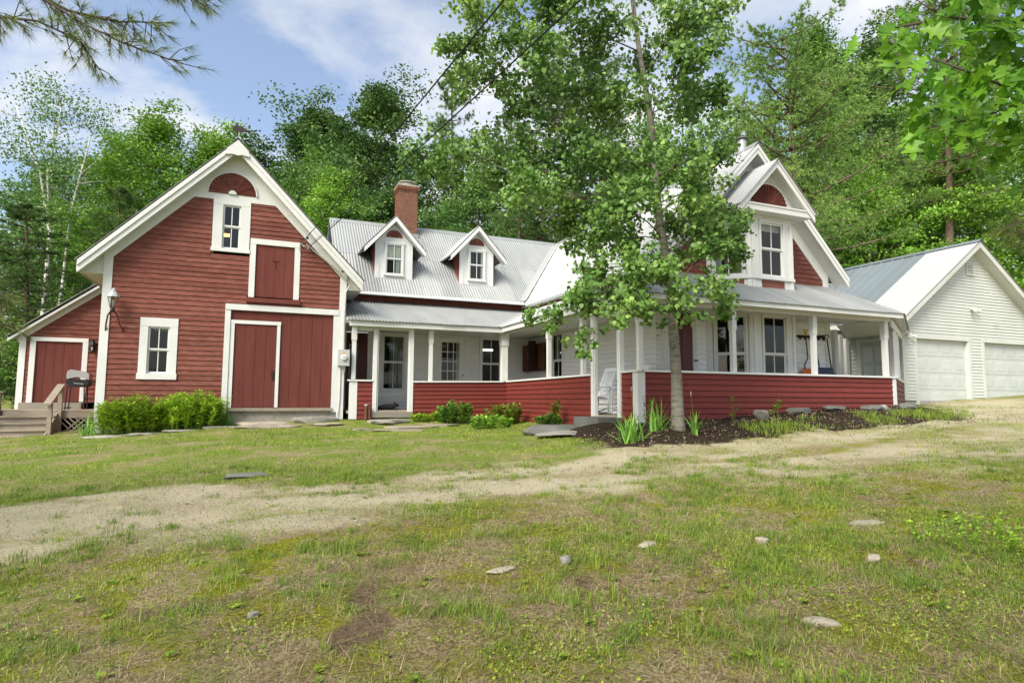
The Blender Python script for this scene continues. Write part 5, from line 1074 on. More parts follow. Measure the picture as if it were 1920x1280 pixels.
# the wood behind everything
def forest():
    rng = np.random.default_rng(77); Vs, Fs, Ts, k = [], [], [], 0; tr = []
    for i in range(130):
        f = rng.uniform(44, 64); q_ = rng.uniform(-1.05, 1.1); r = q_*f; x, y = at_rf(r, f); H = rng.uniform(13, 16) if q_ < -.62 else (rng.uniform(15, 20) if q_ < .2 else rng.uniform(19, 25)); z0 = float(gz0(x, y))
        n = 1700; nb = 46; bh = rng.uniform(.05, 1, nb)**.85; bw = 2.9*np.sin(np.pi*np.clip(.10+.86*bh, 0, 1))**.6; a = rng.uniform(0, 6.28, nb); q = np.sqrt(rng.uniform(.2, 1, nb))*bw; bc = np.stack([x+np.cos(a)*q, y+np.sin(a)*q, z0+bh*H], -1); ci = rng.integers(0, nb, n)
        C = bc[ci]+rng.normal(size=(n, 3))*np.array([.62, .62, .34])
        V, F = leaves(rng, C, rng.normal(size=(n, 3))+np.array([0, 0, .7]), rng.uniform(.22, .44, n)); Vs.append(V); Fs.append(F+k); k += len(V); Ts.append(np.repeat(np.clip(.5+.12*rng.normal(size=n)+.12*rng.normal()+.12*rng.normal(size=nb)[ci], 0, 1), 4))
    o = mk('distant_forest', (np.concatenate(Vs), np.concatenate(Fs)), 'leaf_b', None, False, np.concatenate(Ts)); stuff(o, 'far-off green wood behind the trees', 'forest')
forest()

# ------------------------------------------------------------------ poplar in front of the porch
ASPEN = [(3.40,9.65,6.82,0.49),(3.27,10.12,6.35,0.39),(3.56,11.53,6.50,0.40),(4.31,10.62,7.20,0.50),(4.46,9.23,6.04,0.52),(5.58,9.68,6.98,0.58),(6.40,9.46,7.27,0.59),(6.56,8.53,6.55,0.55),(8.08,9.45,7.69,0.52),(7.27,8.10,6.14,0.34),(7.87,8.60,7.41,0.31),(5.01,10.14,7.54,0.49),(3.98,10.34,6.00,0.46),(4.80,10.42,5.78,0.58),(5.76,10.43,6.20,0.68),(6.75,10.61,6.14,0.63),(6.56,8.86,5.51,0.58),(7.80,9.33,5.88,0.57),(8.42,9.20,6.05,0.37),(6.64,8.06,5.73,0.44),(7.20,10.46,7.11,0.54),(2.67,10.54,4.29,0.38),(3.17,10.37,4.46,0.47),(4.31,11.46,5.18,0.59),(4.80,10.42,4.65,0.58),(5.43,9.85,4.64,0.57),(6.49,10.22,4.79,0.61),(6.53,8.19,4.19,0.51),(8.11,9.36,4.62,0.49),(6.54,9.12,4.39,0.43),(3.43,11.20,4.28,0.29),(4.45,11.50,4.53,0.45),(4.41,9.56,3.58,0.48),(5.62,10.20,3.84,0.65),(5.83,9.21,3.37,0.60),(5.55,10.53,3.33,0.37),(6.70,9.99,3.06,0.56),(6.95,8.52,3.46,0.52),(8.50,9.53,3.80,0.44),(8.53,9.05,3.50,0.24),(7.80,9.43,3.09,0.47),(7.68,9.84,3.51,0.42),(5.64,9.64,3.01,0.39),(5.50,9.22,2.32,0.35),(5.14,9.34,1.74,0.39),(4.70,9.52,1.45,0.30),(5.40,9.23,1.88,0.37),(5.80,8.67,1.91,0.41),(6.36,8.53,2.02,0.42),(5.47,8.51,1.46,0.35),(5.22,9.31,0.98,0.24),(6.64,8.19,1.67,0.32),(7.75,8.41,1.73,0.30),(7.04,8.00,1.85,0.28),(6.66,8.51,1.44,0.27),(6.17,8.52,1.50,0.23),(6.11,8.80,2.38,0.37),(7.24,8.34,2.58,0.33),
 (8.0, 8.9, 3.15, .40), (7.6, 8.6, 2.95, .38), (8.35, 8.9, 2.8, .30), (7.3, 8.75, 3.9, .42),
 (5.0, 9.9, 8.3, .6), (6.3, 9.5, 8.4, .7), (7.4, 9.2, 8.5, .6), (4.2, 9.5, 7.7, .5), (6.5, 9.6, 9.4, .7)]
ATR = [(7.26, 9.32, -0.75), (7.25, 9.31, -0.45), (7.22, 9.29, 0.46), (7.17, 9.29, 1.26), (7.13, 9.29, 1.86), (7.04, 9.3, 2.67), (6.95, 9.34, 3.29), (6.91, 9.36, 3.81), (6.86, 9.38, 4.64), (6.82, 9.4, 5.39), (6.71, 9.44, 6.14), (6.61, 9.48, 6.9), (6.52, 9.52, 7.78), (6.46, 9.55, 8.78), (6.44, 9.6, 9.6)]
def aspen():
    rng = np.random.default_rng(41); t = thing('poplar_tree', 'slender poplar with grey trunk and round leaves before the porch', 'tree', (7.26, 9.32, G(7.26, 9.32)))
    A = np.array(ATR); mk('trunk', tube(ATR, [.20, .125, .10, .094, .09, .08, .074, .07, .064, .058, .052, .046, .04, .03, .02], 14), 'aspen', t, True)
    br = []; C = []; Tn = []; Nm = []
    nodes = [(np.array(p), .05) for p in ATR[5:]]+[(np.array([np.interp(z_, A[:, 2], A[:, k]) for k in range(3)]), .05) for z_ in np.arange(2.2, 9, .25)]
    def hdist(q): return math.hypot(q[0]-np.interp(q[2], A[:, 2], A[:, 0]), q[1]-np.interp(q[2], A[:, 2], A[:, 1]))
    for i, (x, y, z, r) in enumerate(sorted(ASPEN, key=hdist)):
        c = np.array([x, y, z]); best = None
        for p, rd in nodes:
            dv = c-p; L = np.linalg.norm(dv); cost = L*(1+.9*max(0, p[2]-z+.25*L)/max(L, .2))*(1.0 if rd > .012 else 1.25)+(.6 if rd < .009 else 0)
            if best is None or cost < best[0]: best = (cost, p, rd, L)
        _, a, rd, hd = best; cv = curve(a, c, rng.normal(size=3)*.06*hd+np.array([0, 0, .07*hd]), 6); r0 = min(rd*.8, .009+.007*hd)
        br.append(tube(cv, list(np.linspace(r0, max(.004, r0*.45), 6)), 6)); nodes += [(np.array(cv[k]), r0*(1-.1*k)) for k in (2, 3, 4, 5)]
        n = int(r*r*3700); ctr = c[None]
        sc = 5+int(r*16); sub = c+rng.normal(size=(sc, 3))*r*np.array([.55, .55, .42])
        for q in sub:
            if rng.random() < .6: br.append(tube(curve(cv[3], q, rng.normal(size=3)*.05, 3), [.007, .005, .003], 4))
        ci = rng.integers(0, sc, n); P = sub[ci]+rng.normal(size=(n, 3))*r*np.array([.24, .24, .19]); tt = rng.normal(size=sc)[ci]*.15+rng.normal()*.09
        C.append(P); Tn.append(np.clip(.47+tt+.17*rng.normal(size=n), 0, 1)); Nm.append(rng.normal(size=(n, 3))*.75+np.array([-.25, -.45, .55]))
    stuff(mk('branches', join(*br), 'bark', t, True), None, None)
    C, Tn, Nm = np.concatenate(C), np.concatenate(Tn), np.concatenate(Nm)
    ax, ay = np.interp(C[:, 2], A[:, 2], A[:, 0]), np.interp(C[:, 2], A[:, 2], A[:, 1]); dxy = np.hypot(C[:, 0]-ax, C[:, 1]-ay); lat = np.abs((C[:, 0]-ax)*.922-(C[:, 1]-ay)*.387)
    kp = (dxy > .5) & ~((lat < .22) & (rng.random(len(C)) < .62)); C, Tn, Nm = C[kp], Tn[kp], Nm[kp]
    n = len(C); T = rng.normal(size=(n, 3))*.6+np.array([0, 0, -1.])
    V, F = leaves(rng, C, Nm, .082*rng.uniform(.5, 1.25, n), ROUND, T); stuff(mk('crown', (V, F), 'leaf_aspen', t, False, np.repeat(Tn, 6)), None, None)
    # knots and branch scars on the trunk
    for z, dx in ((1.35, -.03), (1.12, .02), (.98, -.04)):
        x = np.interp(z, A[:, 2], A[:, 0])+dx; y = np.interp(z, A[:, 2], A[:, 1])
        mk('knot', tube([(x-.02, y-.06, z), (x-.035, y-.10, z), (x-.04, y-.115, z), (x-.041, y-.118, z)], [.07, .05, .03, .022], 10), 'aspen', t, True)
        mk('knot_hole', tube([(x-.041, y-.117, z), (x-.042, y-.121, z)], [.021, .012], 8), 'darkbark', t)
    return t
aspen()

# ------------------------------------------------------------------ oak bough (top right) on its tree outside the view
oak = thing('oak_tree', 'oak bough with big lobed bright leaves hanging in at the top right', 'tree', (6.6, .9, G(6.6, .9)))
OZ = G(6.6, .9)
mk('trunk', tube([(6.6, .9, OZ-.3), (6.55, .95, 0), (6.5, 1.0, 2.5), (6.5, 1.1, 6)], [.28, .22, .19, .12], 10), 'bark', oak, True)
OB = [[(6.5, 1.0, 2.3), (5.4, 1.4, 2.2), (4.07, 1.65, 2.06), (3.67, 1.82, 2.02), (3.36, 1.95, 2.04), (3.01, 2.1, 1.97)], [(6.5, 1.0, 1.6), (4.9, 1.35, 1.7), (3.91, 1.61, 1.64), (3.6, 1.74, 1.53), (3.34, 1.85, 1.43), (3.06, 1.97, 1.37)], [(4.9, 1.35, 1.65), (4.02, 1.67, 1.43), (3.79, 1.77, 1.39), (3.55, 1.87, 1.35)], [(3.91, 1.61, 1.62), (3.48, 1.68, 1.50), (3.27, 1.77, 1.60), (3.05, 1.86, 1.69)], [(5.4, 1.4, 2.2), (4.32, 1.77, 2.0), (3.89, 1.94, 1.93), (3.71, 2.02, 2.06)], [(5.4, 1.4, 2.25), (4.2, 1.6, 2.2), (3.6, 1.8, 2.2), (3.2, 1.95, 2.18)]]
def oak_leaf(seed):
    rng = np.random.default_rng(seed); half = [(0, 0), (.05, .05), (.10, .16), (.20, .22), (.09, .30), (.15, .38), (.30, .46), (.33, .52), (.17, .53), (.14, .60), (.24, .70), (.25, .76), (.12, .74), (.09, .82), (.06, .90), (0, 1.0)]
    half = [(x*rng.uniform(.9, 1.1), y) for x, y in half]; V = []; F = []
    mid = [(0, y) for x, y in half]
    cu_, tw_ = rng.uniform(.05, .5), rng.normal()*.25
    for x, y in half: V.append((x, y, .10*x-cu_*y*y+tw_*x*y))
    for x, y in half: V.append((0, y, -cu_*y*y-.02))
    for x, y in half: V.append((-x, y, .10*x-cu_*y*y-tw_*x*y))
    k = len(half)
    for i in range(k-1): F += [[i, i+1, k+i+1, k+i], [k+i, k+i+1, 2*k+i+1, 2*k+i]]
    V.append((-.008, -.18, .03)); V.append((.008, -.18, .03)); V.append((.006, 0, 0)); V.append((-.006, 0, 0)); F.append([3*k, 3*k+1, 3*k+2, 3*k+3])
    t = np.clip(.5+.12*rng.normal(size=len(V))+.28*rng.normal(), 0, 1)
    return mesh('leaf', np.array(V)*.165, F, 'leaf_oak', True, t)
OLM = [oak_leaf(100+i) for i in range(12)]; rr = random.Random(5)
def oak_branch(path, nl, k0):
    P = [Vector(p) for p in path]; mk('branch', tube(path, list(np.linspace(.022 if k0 == 0 else .014, .004, len(path))), 6), 'darkbark', oak, True)
    for i in range(nl):
        t = rr.uniform(.30, 1)**.7*(len(P)-1); a = min(int(t), len(P)-2); p = P[a].lerp(P[a+1], t-a)
        if p.x > 4.3: continue
        e = p+Vector((rr.gauss(0, .10), rr.gauss(0, .10), rr.gauss(-.03, .08)))
        ob = bpy.data.objects.new('leaf', rr.choice(OLM)); link(ob, oak); ob.location = e-Vector(ORG[oak]); s = rr.uniform(.5, 1.2); ob.scale = (s*rr.uniform(.8, 1.05), s, s)
        d = Vector((rr.gauss(-.35, .55), rr.gauss(.0, .55), rr.gauss(-.75, .35))).normalized(); nrm = Vector((rr.gauss(-.4, .5), rr.gauss(-.5, .5), .7)); x = d.cross(nrm).normalized(); n = x.cross(d)
        ob.rotation_euler = Matrix((x, d, n)).transposed().to_euler()
for k, p in enumerate(OB): oak_branch(p, (70, 62, 40, 60, 44, 56)[k], k)

# ------------------------------------------------------------------ pine boughs reaching in from trees outside the view
def pine_near(label, trunk, boughs, seed, ln=.105, dens=60, wd=.0024, per=10):
    rng = np.random.default_rng(seed); b0 = trunk[0]; t = thing('pine_tree', label, 'tree', (b0[0], b0[1], G(b0[0], b0[1])))
    mk('trunk', tube([(b0[0], b0[1], G(b0[0], b0[1])-.3), trunk[1], trunk[2]], [.22, .17, .1], 10), 'pinebark', t, True); C, D = [], []
    for path in boughs:
        Pn = np.array(path); mk('branch', tube(path, list(np.linspace(.018, .003, len(path))), 6), 'darkbark', t, True); L = len(Pn)-1; tw = []
        for i in range(int(dens)):
            u = rng.uniform(.32, 1)*L; a = min(int(u), L-1); p = Pn[a]+(Pn[a+1]-Pn[a])*(u-a); d = unit(Pn[a+1]-Pn[a])
            e = p+unit(d*.9+rng.normal(size=3)*.6+np.array([0, 0, -.25]))*rng.uniform(.05, .24); tw.append(tube([p, (p+e)/2+rng.normal(size=3)*.008, e], [.004, .003, .002], 4))
            for k in range(4): C.append(p+(e-p)*rng.uniform(.45, 1)); D.append(unit(e-p)+d*.3+np.array([0, 0, -.35]))
        stuff(mk('twigs', join(*tw), 'darkbark', t), None, None)
    C, D = np.array(C), np.array(D); V, F = needles(rng, C, D, per, ln, wd, .42); ti = np.repeat(np.clip(.42+.22*rng.normal(size=len(C)), 0, 1), per*3)
    stuff(mk('needles', (V, F), 'needle_near', t, False, ti), None, None)
pine_near('pine bough with long drooping needles hanging in at the top left', [(-4.6, 6.6, 0), (-4.5, 6.5, 2.0), (-4.4, 6.4, 6.5)], [[(-4.5, 6.5, 3.4), (-3.0, 5.9, 3.3), (-2.06, 5.42, 3.11), (-1.62, 5.23, 2.93), (-1.28, 5.09, 2.7), (-.98, 4.97, 2.54), (-.57, 4.79, 2.38)], [(-4.5, 6.5, 3.0), (-2.9, 5.7, 2.95), (-2.0, 5.28, 2.84), (-1.77, 5.19, 2.67), (-1.53, 5.09, 2.64), (-1.24, 4.97, 2.5), (-1.1, 4.91, 2.28)], [(-2.06, 5.42, 3.1), (-1.66, 5.36, 3.0), (-1.39, 5.25, 2.85), (-1.05, 5.11, 2.77), (-.76, 4.98, 2.76)], [(-3.0, 5.9, 3.35), (-1.23, 5.18, 3.19), (-.78, 4.99, 3.05), (-.42, 4.84, 2.92)]], 51)
pine_near('pine bough with pale needles at the left edge before the shed', [(-4.9, 7.4, 0), (-4.9, 7.4, 1.0), (-4.8, 7.3, 2.6)], [[(-4.9, 7.4, 1.2), (-3.0, 5.9, .95), (-2.08, 5.43, .81), (-1.85, 5.31, .76), (-1.64, 5.24, .70)], [(-4.9, 7.4, .6), (-3.0, 5.9, .55), (-2.06, 5.42, .52), (-1.80, 5.29, .54), (-1.66, 5.24, .50)]], 52, .11, 70)
pine_near('soft pine bough hanging before the garage roof at the right edge', [(9.6, 2.4, 0), (9.6, 2.4, 1.6), (9.5, 2.5, 5)], [[(9.6, 2.4, 2.4), (8.4, 2.9, 2.15), (7.73, 3.26, 1.99), (7.27, 3.46, 1.84), (6.95, 3.60, 1.76)], [(9.6, 2.4, 1.9), (8.4, 2.9, 1.8), (7.71, 3.27, 1.74), (7.35, 3.44, 1.66), (7.05, 3.56, 1.62)], [(9.6, 2.4, 2.1), (8.4, 2.9, 1.95), (7.6, 3.3, 1.85), (7.2, 3.5, 1.72), (6.9, 3.64, 1.68)]], 53, .12, 80)

# ------------------------------------------------------------------ overhead wires
def wire(a, b, sag, rad, label):
    a, b = Vector(a), Vector(b); e = a+(b-a)*2.2; K = 40; pts = []
    for i in range(K+1):
        t = i/K; p = a.lerp(e, t); p.z -= sag*4*t*(1-t); pts.append(tuple(p))
    solo(mk('overhead_wire', tube(pts, rad, 5), 'wire'), label, 'wire', 'overhead wires to the barn')
wire((1.16, 17.36, 4.38), (2.2, 5.58, 4.20), .12, .011, 'thick overhead wire, the left of the wires to the barn')
wire((1.22, 17.42, 4.10), (2.92, 5.28, 4.20), .12, .011, 'thick overhead wire, the right of the wires to the barn')
wire((1.20, 17.42, 4.14), (2.82, 5.33, 4.16), .10, .004, 'thin overhead wire just above the right thick wire')

# ------------------------------------------------------------------ stones
def rock(nm, label, x, y, sx, sy, sz_, rot=0., m='rock', seed=0, sink=.3, group=None, z=None, cat='stone', sub=3):
    bm = bmesh.new(); bmesh.ops.create_icosphere(bm, subdivisions=sub, radius=1); rg = np.random.default_rng(seed+900); ph = rg.uniform(0, 6, 9)
    pl = [Vector(rg.normal(size=3)).normalized() for _ in range(16)]; of = rg.uniform(.62, .9, 16); tz = rg.uniform(.5, .7)
    for v in bm.verts:
        c = v.co.copy()
        for n_, o_ in zip(pl, of):
            q = c.dot(n_)
            if q > o_: c -= n_*(q-o_)*.95
        if c.z > tz: c.z = tz+(c.z-tz)*.2
        d = 1+.05*math.sin(5.3*c.x+ph[2]+c.z*4)+.04*math.sin(6.1*c.y+ph[3])+.03*math.sin(13*c.x+ph[4])*math.sin(11*c.y+ph[5])
        v.co = Vector((c.x*d*sx*1.15, c.y*d*sy*1.15, max(-.75, c.z)*sz_*d))
    me = bpy.data.meshes.new(nm); bm.to_mesh(me); bm.free(); me.materials.append(MAT[m]); me.polygons.foreach_set('use_smooth', np.ones(len(me.polygons), bool)); me.set_sharp_from_angle(angle=R(24))
    o = bpy.data.objects.new(nm, me); COL.objects.link(o); o.location = (x, y, (G(x, y) if z is None else z)+sz_*(.7-sink*1.4)); o.rotation_euler = (0, 0, rot); solo(o, label, cat, group); return o
rock('flat_stone', 'flat grey stone lying alone in the lawn before the barn', -.08, 9.57, .36, .2, .05, .3, 'darkrock', 1, .38)
rock('flat_stone', 'long pale tan stone in the foreground grass, lower right', 3.14, 2.75, .115, .045, .04, -.6, 'paverock', 2, .4)
rock('flat_stone', 'flat pale stone sunk in dirt beside the drive, right', 5.10, 3.92, .16, .06, .04, -.3, 'paverock', 3, .4)
rock('field_stone', 'small grey stone above the dirt streak in the middle foreground', 2.31, 4.38, .065, .05, .05, .5, 'rock', 4, .3)
rock('field_stone', 'flat tan stone left of the small grey foreground stone', 1.77, 4.40, .11, .05, .03, .1, 'paverock', 5, .35)
rock('field_stone', 'upright pinkish stone in the sparse grass right of centre', 3.91, 3.96, .055, .045, .06, .1, 'paverock', 6, .3)
rock('field_stone', 'rounded brown stone in the right foreground grass', 4.35, 3.30, .07, .05, .05, .1, 'paverock', 7, .3)
rock('field_stone', 'tan stone in bare ground above the middle foreground', 3.05, 4.35, .10, .05, .04, .2, 'paverock', 8, .4)
rock('field_stone', 'small white stone in the left foreground grass', .05, 4.35, .035, .03, .04, .2, 'rock', 9, .3)
rock('boulder', 'big dark flat boulder lying before the side porch step', 6.05, 11.85, .75, .5, .22, .35, 'darkrock', 10, .45, cat='boulder', sub=4)
rock('flat_stone', 'thin flagstone edge below the dark boulder', 5.85, 11.1, .75, .35, .07, .3, 'rock', 11, .5)
rock('boulder', 'pale angular rock on the mulch bed before the porch', 9.85, 9.85, .22, .17, .20, .4, 'rock', 12, .3, cat='boulder')
rock('boulder', 'rounded grey boulder at the right end of the mulch bed', 13.62, 10.0, .26, .2, .17, .2, 'rock', 13, .12, z=-.33, cat='boulder')
for i, (x, y, sx, sy, lb) in enumerate(((11.0, 9.95, .5, .25, 'mossy ledge stone left of the row along the porch bed'), (12.1, 9.95, .6, .28, 'mossy ledge stone in the middle of the porch bed row'), (13.3, 9.9, .55, .3, 'mossy ledge stone under the rounded grey boulder'), (14.3, 9.8, .4, .25, 'mossy ledge stone at the porch corner board'))):
    rock('ledge_stone', lb, x, y, sx*.62, sy*.7, .12, .05*i, 'darkrock', 20+i, .15, 'ledge stones along the mulch bed')
for i, (x, y, sx, sy, sz_, lb, mm) in enumerate(((.25, 17.1, .72, .22, .10, 'upper granite ledge under the small barn door', 'paverock'), (1.55, 17.3, .55, .2, .16, 'rough stone under the right half of the barn doors', 'rock'), (.35, 16.72, .85, .28, .07, 'lower granite ledge before the small barn door', 'paverock'), (1.75, 16.8, .5, .22, .05, 'flat stone before the right barn door', 'paverock'),
    (3.45, 17.0, .55, .35, .10, 'rough doorstone below the wing porch step', 'rock'), (3.95, 16.15, .75, .35, .06, 'large flagstone before the wing porch', 'paverock'), (3.25, 15.2, .7, .32, .055, 'pale flagstone nearest the lawn before the wing porch', 'paverock'), (4.75, 16.3, .45, .3, .055, 'flagstone half hidden by the porch plants', 'paverock'), (2.55, 15.75, .22, .14, .05, 'small flat stone left of the flagstones', 'rock'))):
    rock('doorstone', lb, x, y, sx, sy, sz_*1.3, .06*(i % 3-1), mm, 40+i, .46)
for i in range(4): rock('edging_stone', ('edging stone at the left end of the perennial bed', 'edging stone left of the middle of the perennial bed', 'edging stone right of the middle of the perennial bed', 'edging stone at the right end of the perennial bed')[i], -3.15+.78*i, 16.75+.03*i, .42, .09, .06, .05*i, 'rock', 60+i, .42, 'edging stones of the perennial bed')

# ------------------------------------------------------------------ plants
def leafy_plant(nm, label, x, y, w, d, h, nstem, per, ls, lm, seed, tpl=LANCE, group=None, cat='plant', flop=.25, z=None):
    rng = np.random.default_rng(seed); z0 = G(x, y) if z is None else z; t = thing(nm, label, cat, (x, y, z0), group); st, C, Nn, T = [], [], [], []
    for i in range(nstem):
        a = rng.uniform(0, 6.28); q = math.sqrt(rng.random()); bx, by = x+math.cos(a)*q*w*.85, y+math.sin(a)*q*d*.85; hh = h*rng.uniform(.72, 1.08)*(1-.28*q*q)
        tip = np.array([bx+rng.normal()*flop*hh*.5+math.cos(a)*q*w*.15, by+rng.normal()*flop*hh*.5+math.sin(a)*q*d*.15, z0+hh]); b = np.array([bx, by, z0-.05]); cv = np.array(curve(b, tip, rng.normal(size=3)*.03, 4)); st.append(tube(cv, [.005, .004, .003, .002], 4))
        u = rng.uniform(.15, 1, per)**.75; p = np.stack([np.interp(u, np.linspace(0, 1, 4), cv[:, j]) for j in range(3)], -1); az = rng.uniform(0, 6.28, per)
        dr = np.stack([np.cos(az), np.sin(az), rng.uniform(.1, .9, per)], -1); C.append(p+unit(dr)*ls*.5); T.append(dr); Nn.append(np.stack([-np.cos(az)*.5, -np.sin(az)*.5, np.ones(per)], -1)+rng.normal(size=(per, 3))*.25)
    stuff(mk('stems', join(*st), lm, t), None, None)
    C, Nn, T = map(np.concatenate, (C, Nn, T)); V, F = leaves(rng, C, Nn, ls*rng.uniform(.6, 1.2, len(C)), tpl, T)
    stuff(mk('leaves', (V, F), lm, t, False, np.repeat(np.clip(.5+.2*rng.normal(size=len(C)), 0, 1), len(tpl))), None, None); return t
leafy_plant('perennial_clump', 'tall bright green perennials by the barn wall, left clump', -2.72, 17.12, .80, .38, .90, 200, 34, .12, 'leaf_bed', 1, group='perennials along the barn front')
leafy_plant('perennial_clump', 'tall bright green perennials by the barn wall, right clump', -1.42, 17.12, .82, .38, .92, 210, 34, .12, 'leaf_bed', 2, group='perennials along the barn front')
leafy_plant('bushy_plant', 'bushy green plant at the wing porch skirt, left of two', 5.25, 16.6, .52, .35, .62, 45, 26, .13, 'leaf_a', 3, RHOMB)
leafy_plant('bushy_plant', 'bushy green plant at the porch inner corner, right of two', 6.45, 15.9, .50, .4, .60, 45, 26, .13, 'leaf_red', 4, RHOMB)
leafy_plant('bushy_plant', 'lighter low plant before the two bushy porch plants', 5.75, 15.2, .6, .35, .34, 40, 20, .11, 'leaf_c', 5, RHOMB)
leafy_plant('upright_plant', 'narrow upright plant with reddish top by the side porch skirt', 6.88, 13.6, .12, .14, .68, 7, 30, .10, 'leaf_red', 6, RHOMB)
leafy_plant('low_plant', 'low plant at the foot of the narrow upright plant', 6.5, 13.3, .32, .25, .28, 24, 18, .12, 'leaf_a', 7, RHOMB)
leafy_plant('low_plant', 'low glossy ground plants beside the wing porch flagstones', 4.62, 17.0, .55, .22, .22, 40, 12, .12, 'leaf_bed', 8, RHOMB)
leafy_plant('seedling', 'thin seedling with few leaves before the front porch skirt', 9.1, 9.95, .10, .08, .55, 3, 12, .08, 'leaf_red', 9, RHOMB)
leafy_plant('seedling', 'small leafy seedling beside the pale angular rock', 10.3, 9.9, .08, .08, .34, 3, 9, .12, 'leaf_c', 10, RHOMB)
leafy_plant('seedling', 'reddish seedling left of the poplar trunk', 6.95, 9.9, .10, .08, .75, 4, 16, .08, 'leaf_red', 11, RHOMB)
leafy_plant('weed_patch', 'leafy green weeds at the right picture edge', 5.55, 3.15,   .8, .5, .15, 120, 10, .036, 'leaf_bed', 12, RHOMB)
def blade_mesh(seed):
    rng = np.random.default_rng(seed); L = 1.0; V, F = [], []; b = rng.uniform(.1, .45)
    for i in range(6):
        t = i/5; w = .038*(1-t**2.2)+.002; V += [(-w, b*t*t*.8, L*(t-.18*b*t*t)), (0, b*t*t*.8+.012*(1-t), L*(t-.18*b*t*t)), (w, b*t*t*.8, L*(t-.18*b*t*t))]
    for i in range(5): a = i*3; F += [[a, a+1, a+4, a+3], [a+1, a+2, a+5, a+4]]
    return mesh('leaf_blade', V, F, 'leaf_iris', True, np.full(len(V), rng.uniform(.25, .8)))
BLM = [blade_mesh(200+i) for i in range(6)]
def iris(label, x, y, n, h, spread, seed, lean=.35):
    rg = random.Random(seed); t = thing('iris_clump', label, 'plant', (x, y, G(x, y)), 'iris clumps')
    for i in range(n):
        o = bpy.data.objects.new('leaf_blade', rg.choice(BLM)); link(o, t); a = rg.uniform(0, 6.28); q = rg.random()*spread; o.location = (math.cos(a)*q, math.sin(a)*q, -.03); s = h*rg.uniform(.6, 1.1)
        o.scale = (s*.9 if h > .4 else s*1.2, s, s); o.rotation_euler = (rg.gauss(-lean*.3, lean), rg.gauss(0, lean*.6), rg.uniform(0, 6.28))
iris('big clump of sword-shaped iris leaves left of the poplar', 6.05, 9.05, 60, .62, .22, 1, .42)
iris('iris leaves between the big clump and the poplar trunk', 6.82, 9.35, 26, .62, .14, 2)
iris('narrow iris clump right of the poplar trunk', 7.35, 8.95, 18, .48, .08, 3, .25)
iris('iris clump by the left casing of the barn doors', -.62, 17.25, 34, .55, .16, 4, .3)
iris('pale iris leaves at the left end of the perennial bed', -3.62, 17.35, 28, .50, .2, 5, .35)
for i, (x, y, h, lb) in enumerate(((7.28, 8.9, .72, 'dried flower stalk right of the poplar trunk'), (6.35, 9.4, .78, 'dried flower stalk above the big iris clump'))):
    t = thing('flower_stalk', lb, 'plant', (x, y, G(x, y))); z0 = G(x, y); mk('stalk', tube([(x, y, z0-.03), (x-.02, y, z0+h*.6), (x-.05, y, z0+h)], [.006, .005, .003], 5), 'leaf_red', t); mk('seed_head', lathe([(.004, -.03), (.012, 0), (.012, .03), (.003, .06)], (x-.05, y, z0+h), 6), 'paverock', t)

# ------------------------------------------------------------------ ground cover
def house_free(x, y):
    """True where nothing built stands"""
    b = ((x > -3.6) & (x < 2.3) & (y > 17.35)) | ((x > 2.2) & (x < 7.2) & (y > 17.5)) | ((x > 7.15) & (y > 10.45) & (x < 15)) | ((x > 14.9) & (y > 10.5+(x-14.9)*.62) & (x < 18.5)) | ((x > 18.4) & (y > 12.65)) | ((x < -3.6) & (y > 17.9))
    return ~b
def scatter(rng, n, f0, f1, w0=.92, pw=1.0):
    f = f0+(f1-f0)*rng.random(n)**pw; r = (rng.random(n)*2-1)*w0*f; return .922*r+.387*f, .922*f-.387*r, r, f
def blades(rng, x, y, h, w, lean, tint, flatten=0., simple=False):
    n = len(x); z = gz(x, y)-.006; az = rng.uniform(0, 6.28, n); ln = rng.normal(size=n)*lean+flatten; lx, ly = np.cos(az)*ln*h, np.sin(az)*ln*h; hh = h/np.sqrt(1+ln*ln)
    az2 = az+np.pi/2+rng.normal(size=n)*.6; sx, sy = np.cos(az2)*w*.5, np.sin(az2)*w*.5
    P = lambda a, k, q: np.stack([x+lx*a+sx*k, y+ly*a+sy*k, z+hh*q], -1)
    if simple: return np.stack([P(0, 1, 0), P(0, -1, 0), P(1, -.2, 1), P(1, .2, 1)], 1).reshape(-1, 3), np.arange(n*4).reshape(n, 4), np.repeat(tint, 4)
    V = np.stack([P(0, 1, 0), P(0, -1, 0), P(.35, -.8, .6), P(.35, .8, .6), P(1, -.12, 1), P(1, .12, 1)], 1).reshape(-1, 3)
    b = np.arange(n)*6; F = np.concatenate([np.stack([b, b+1, b+2, b+3], -1), np.stack([b+3, b+2, b+4, b+5], -1)]); return V, F, np.repeat(tint, 6)
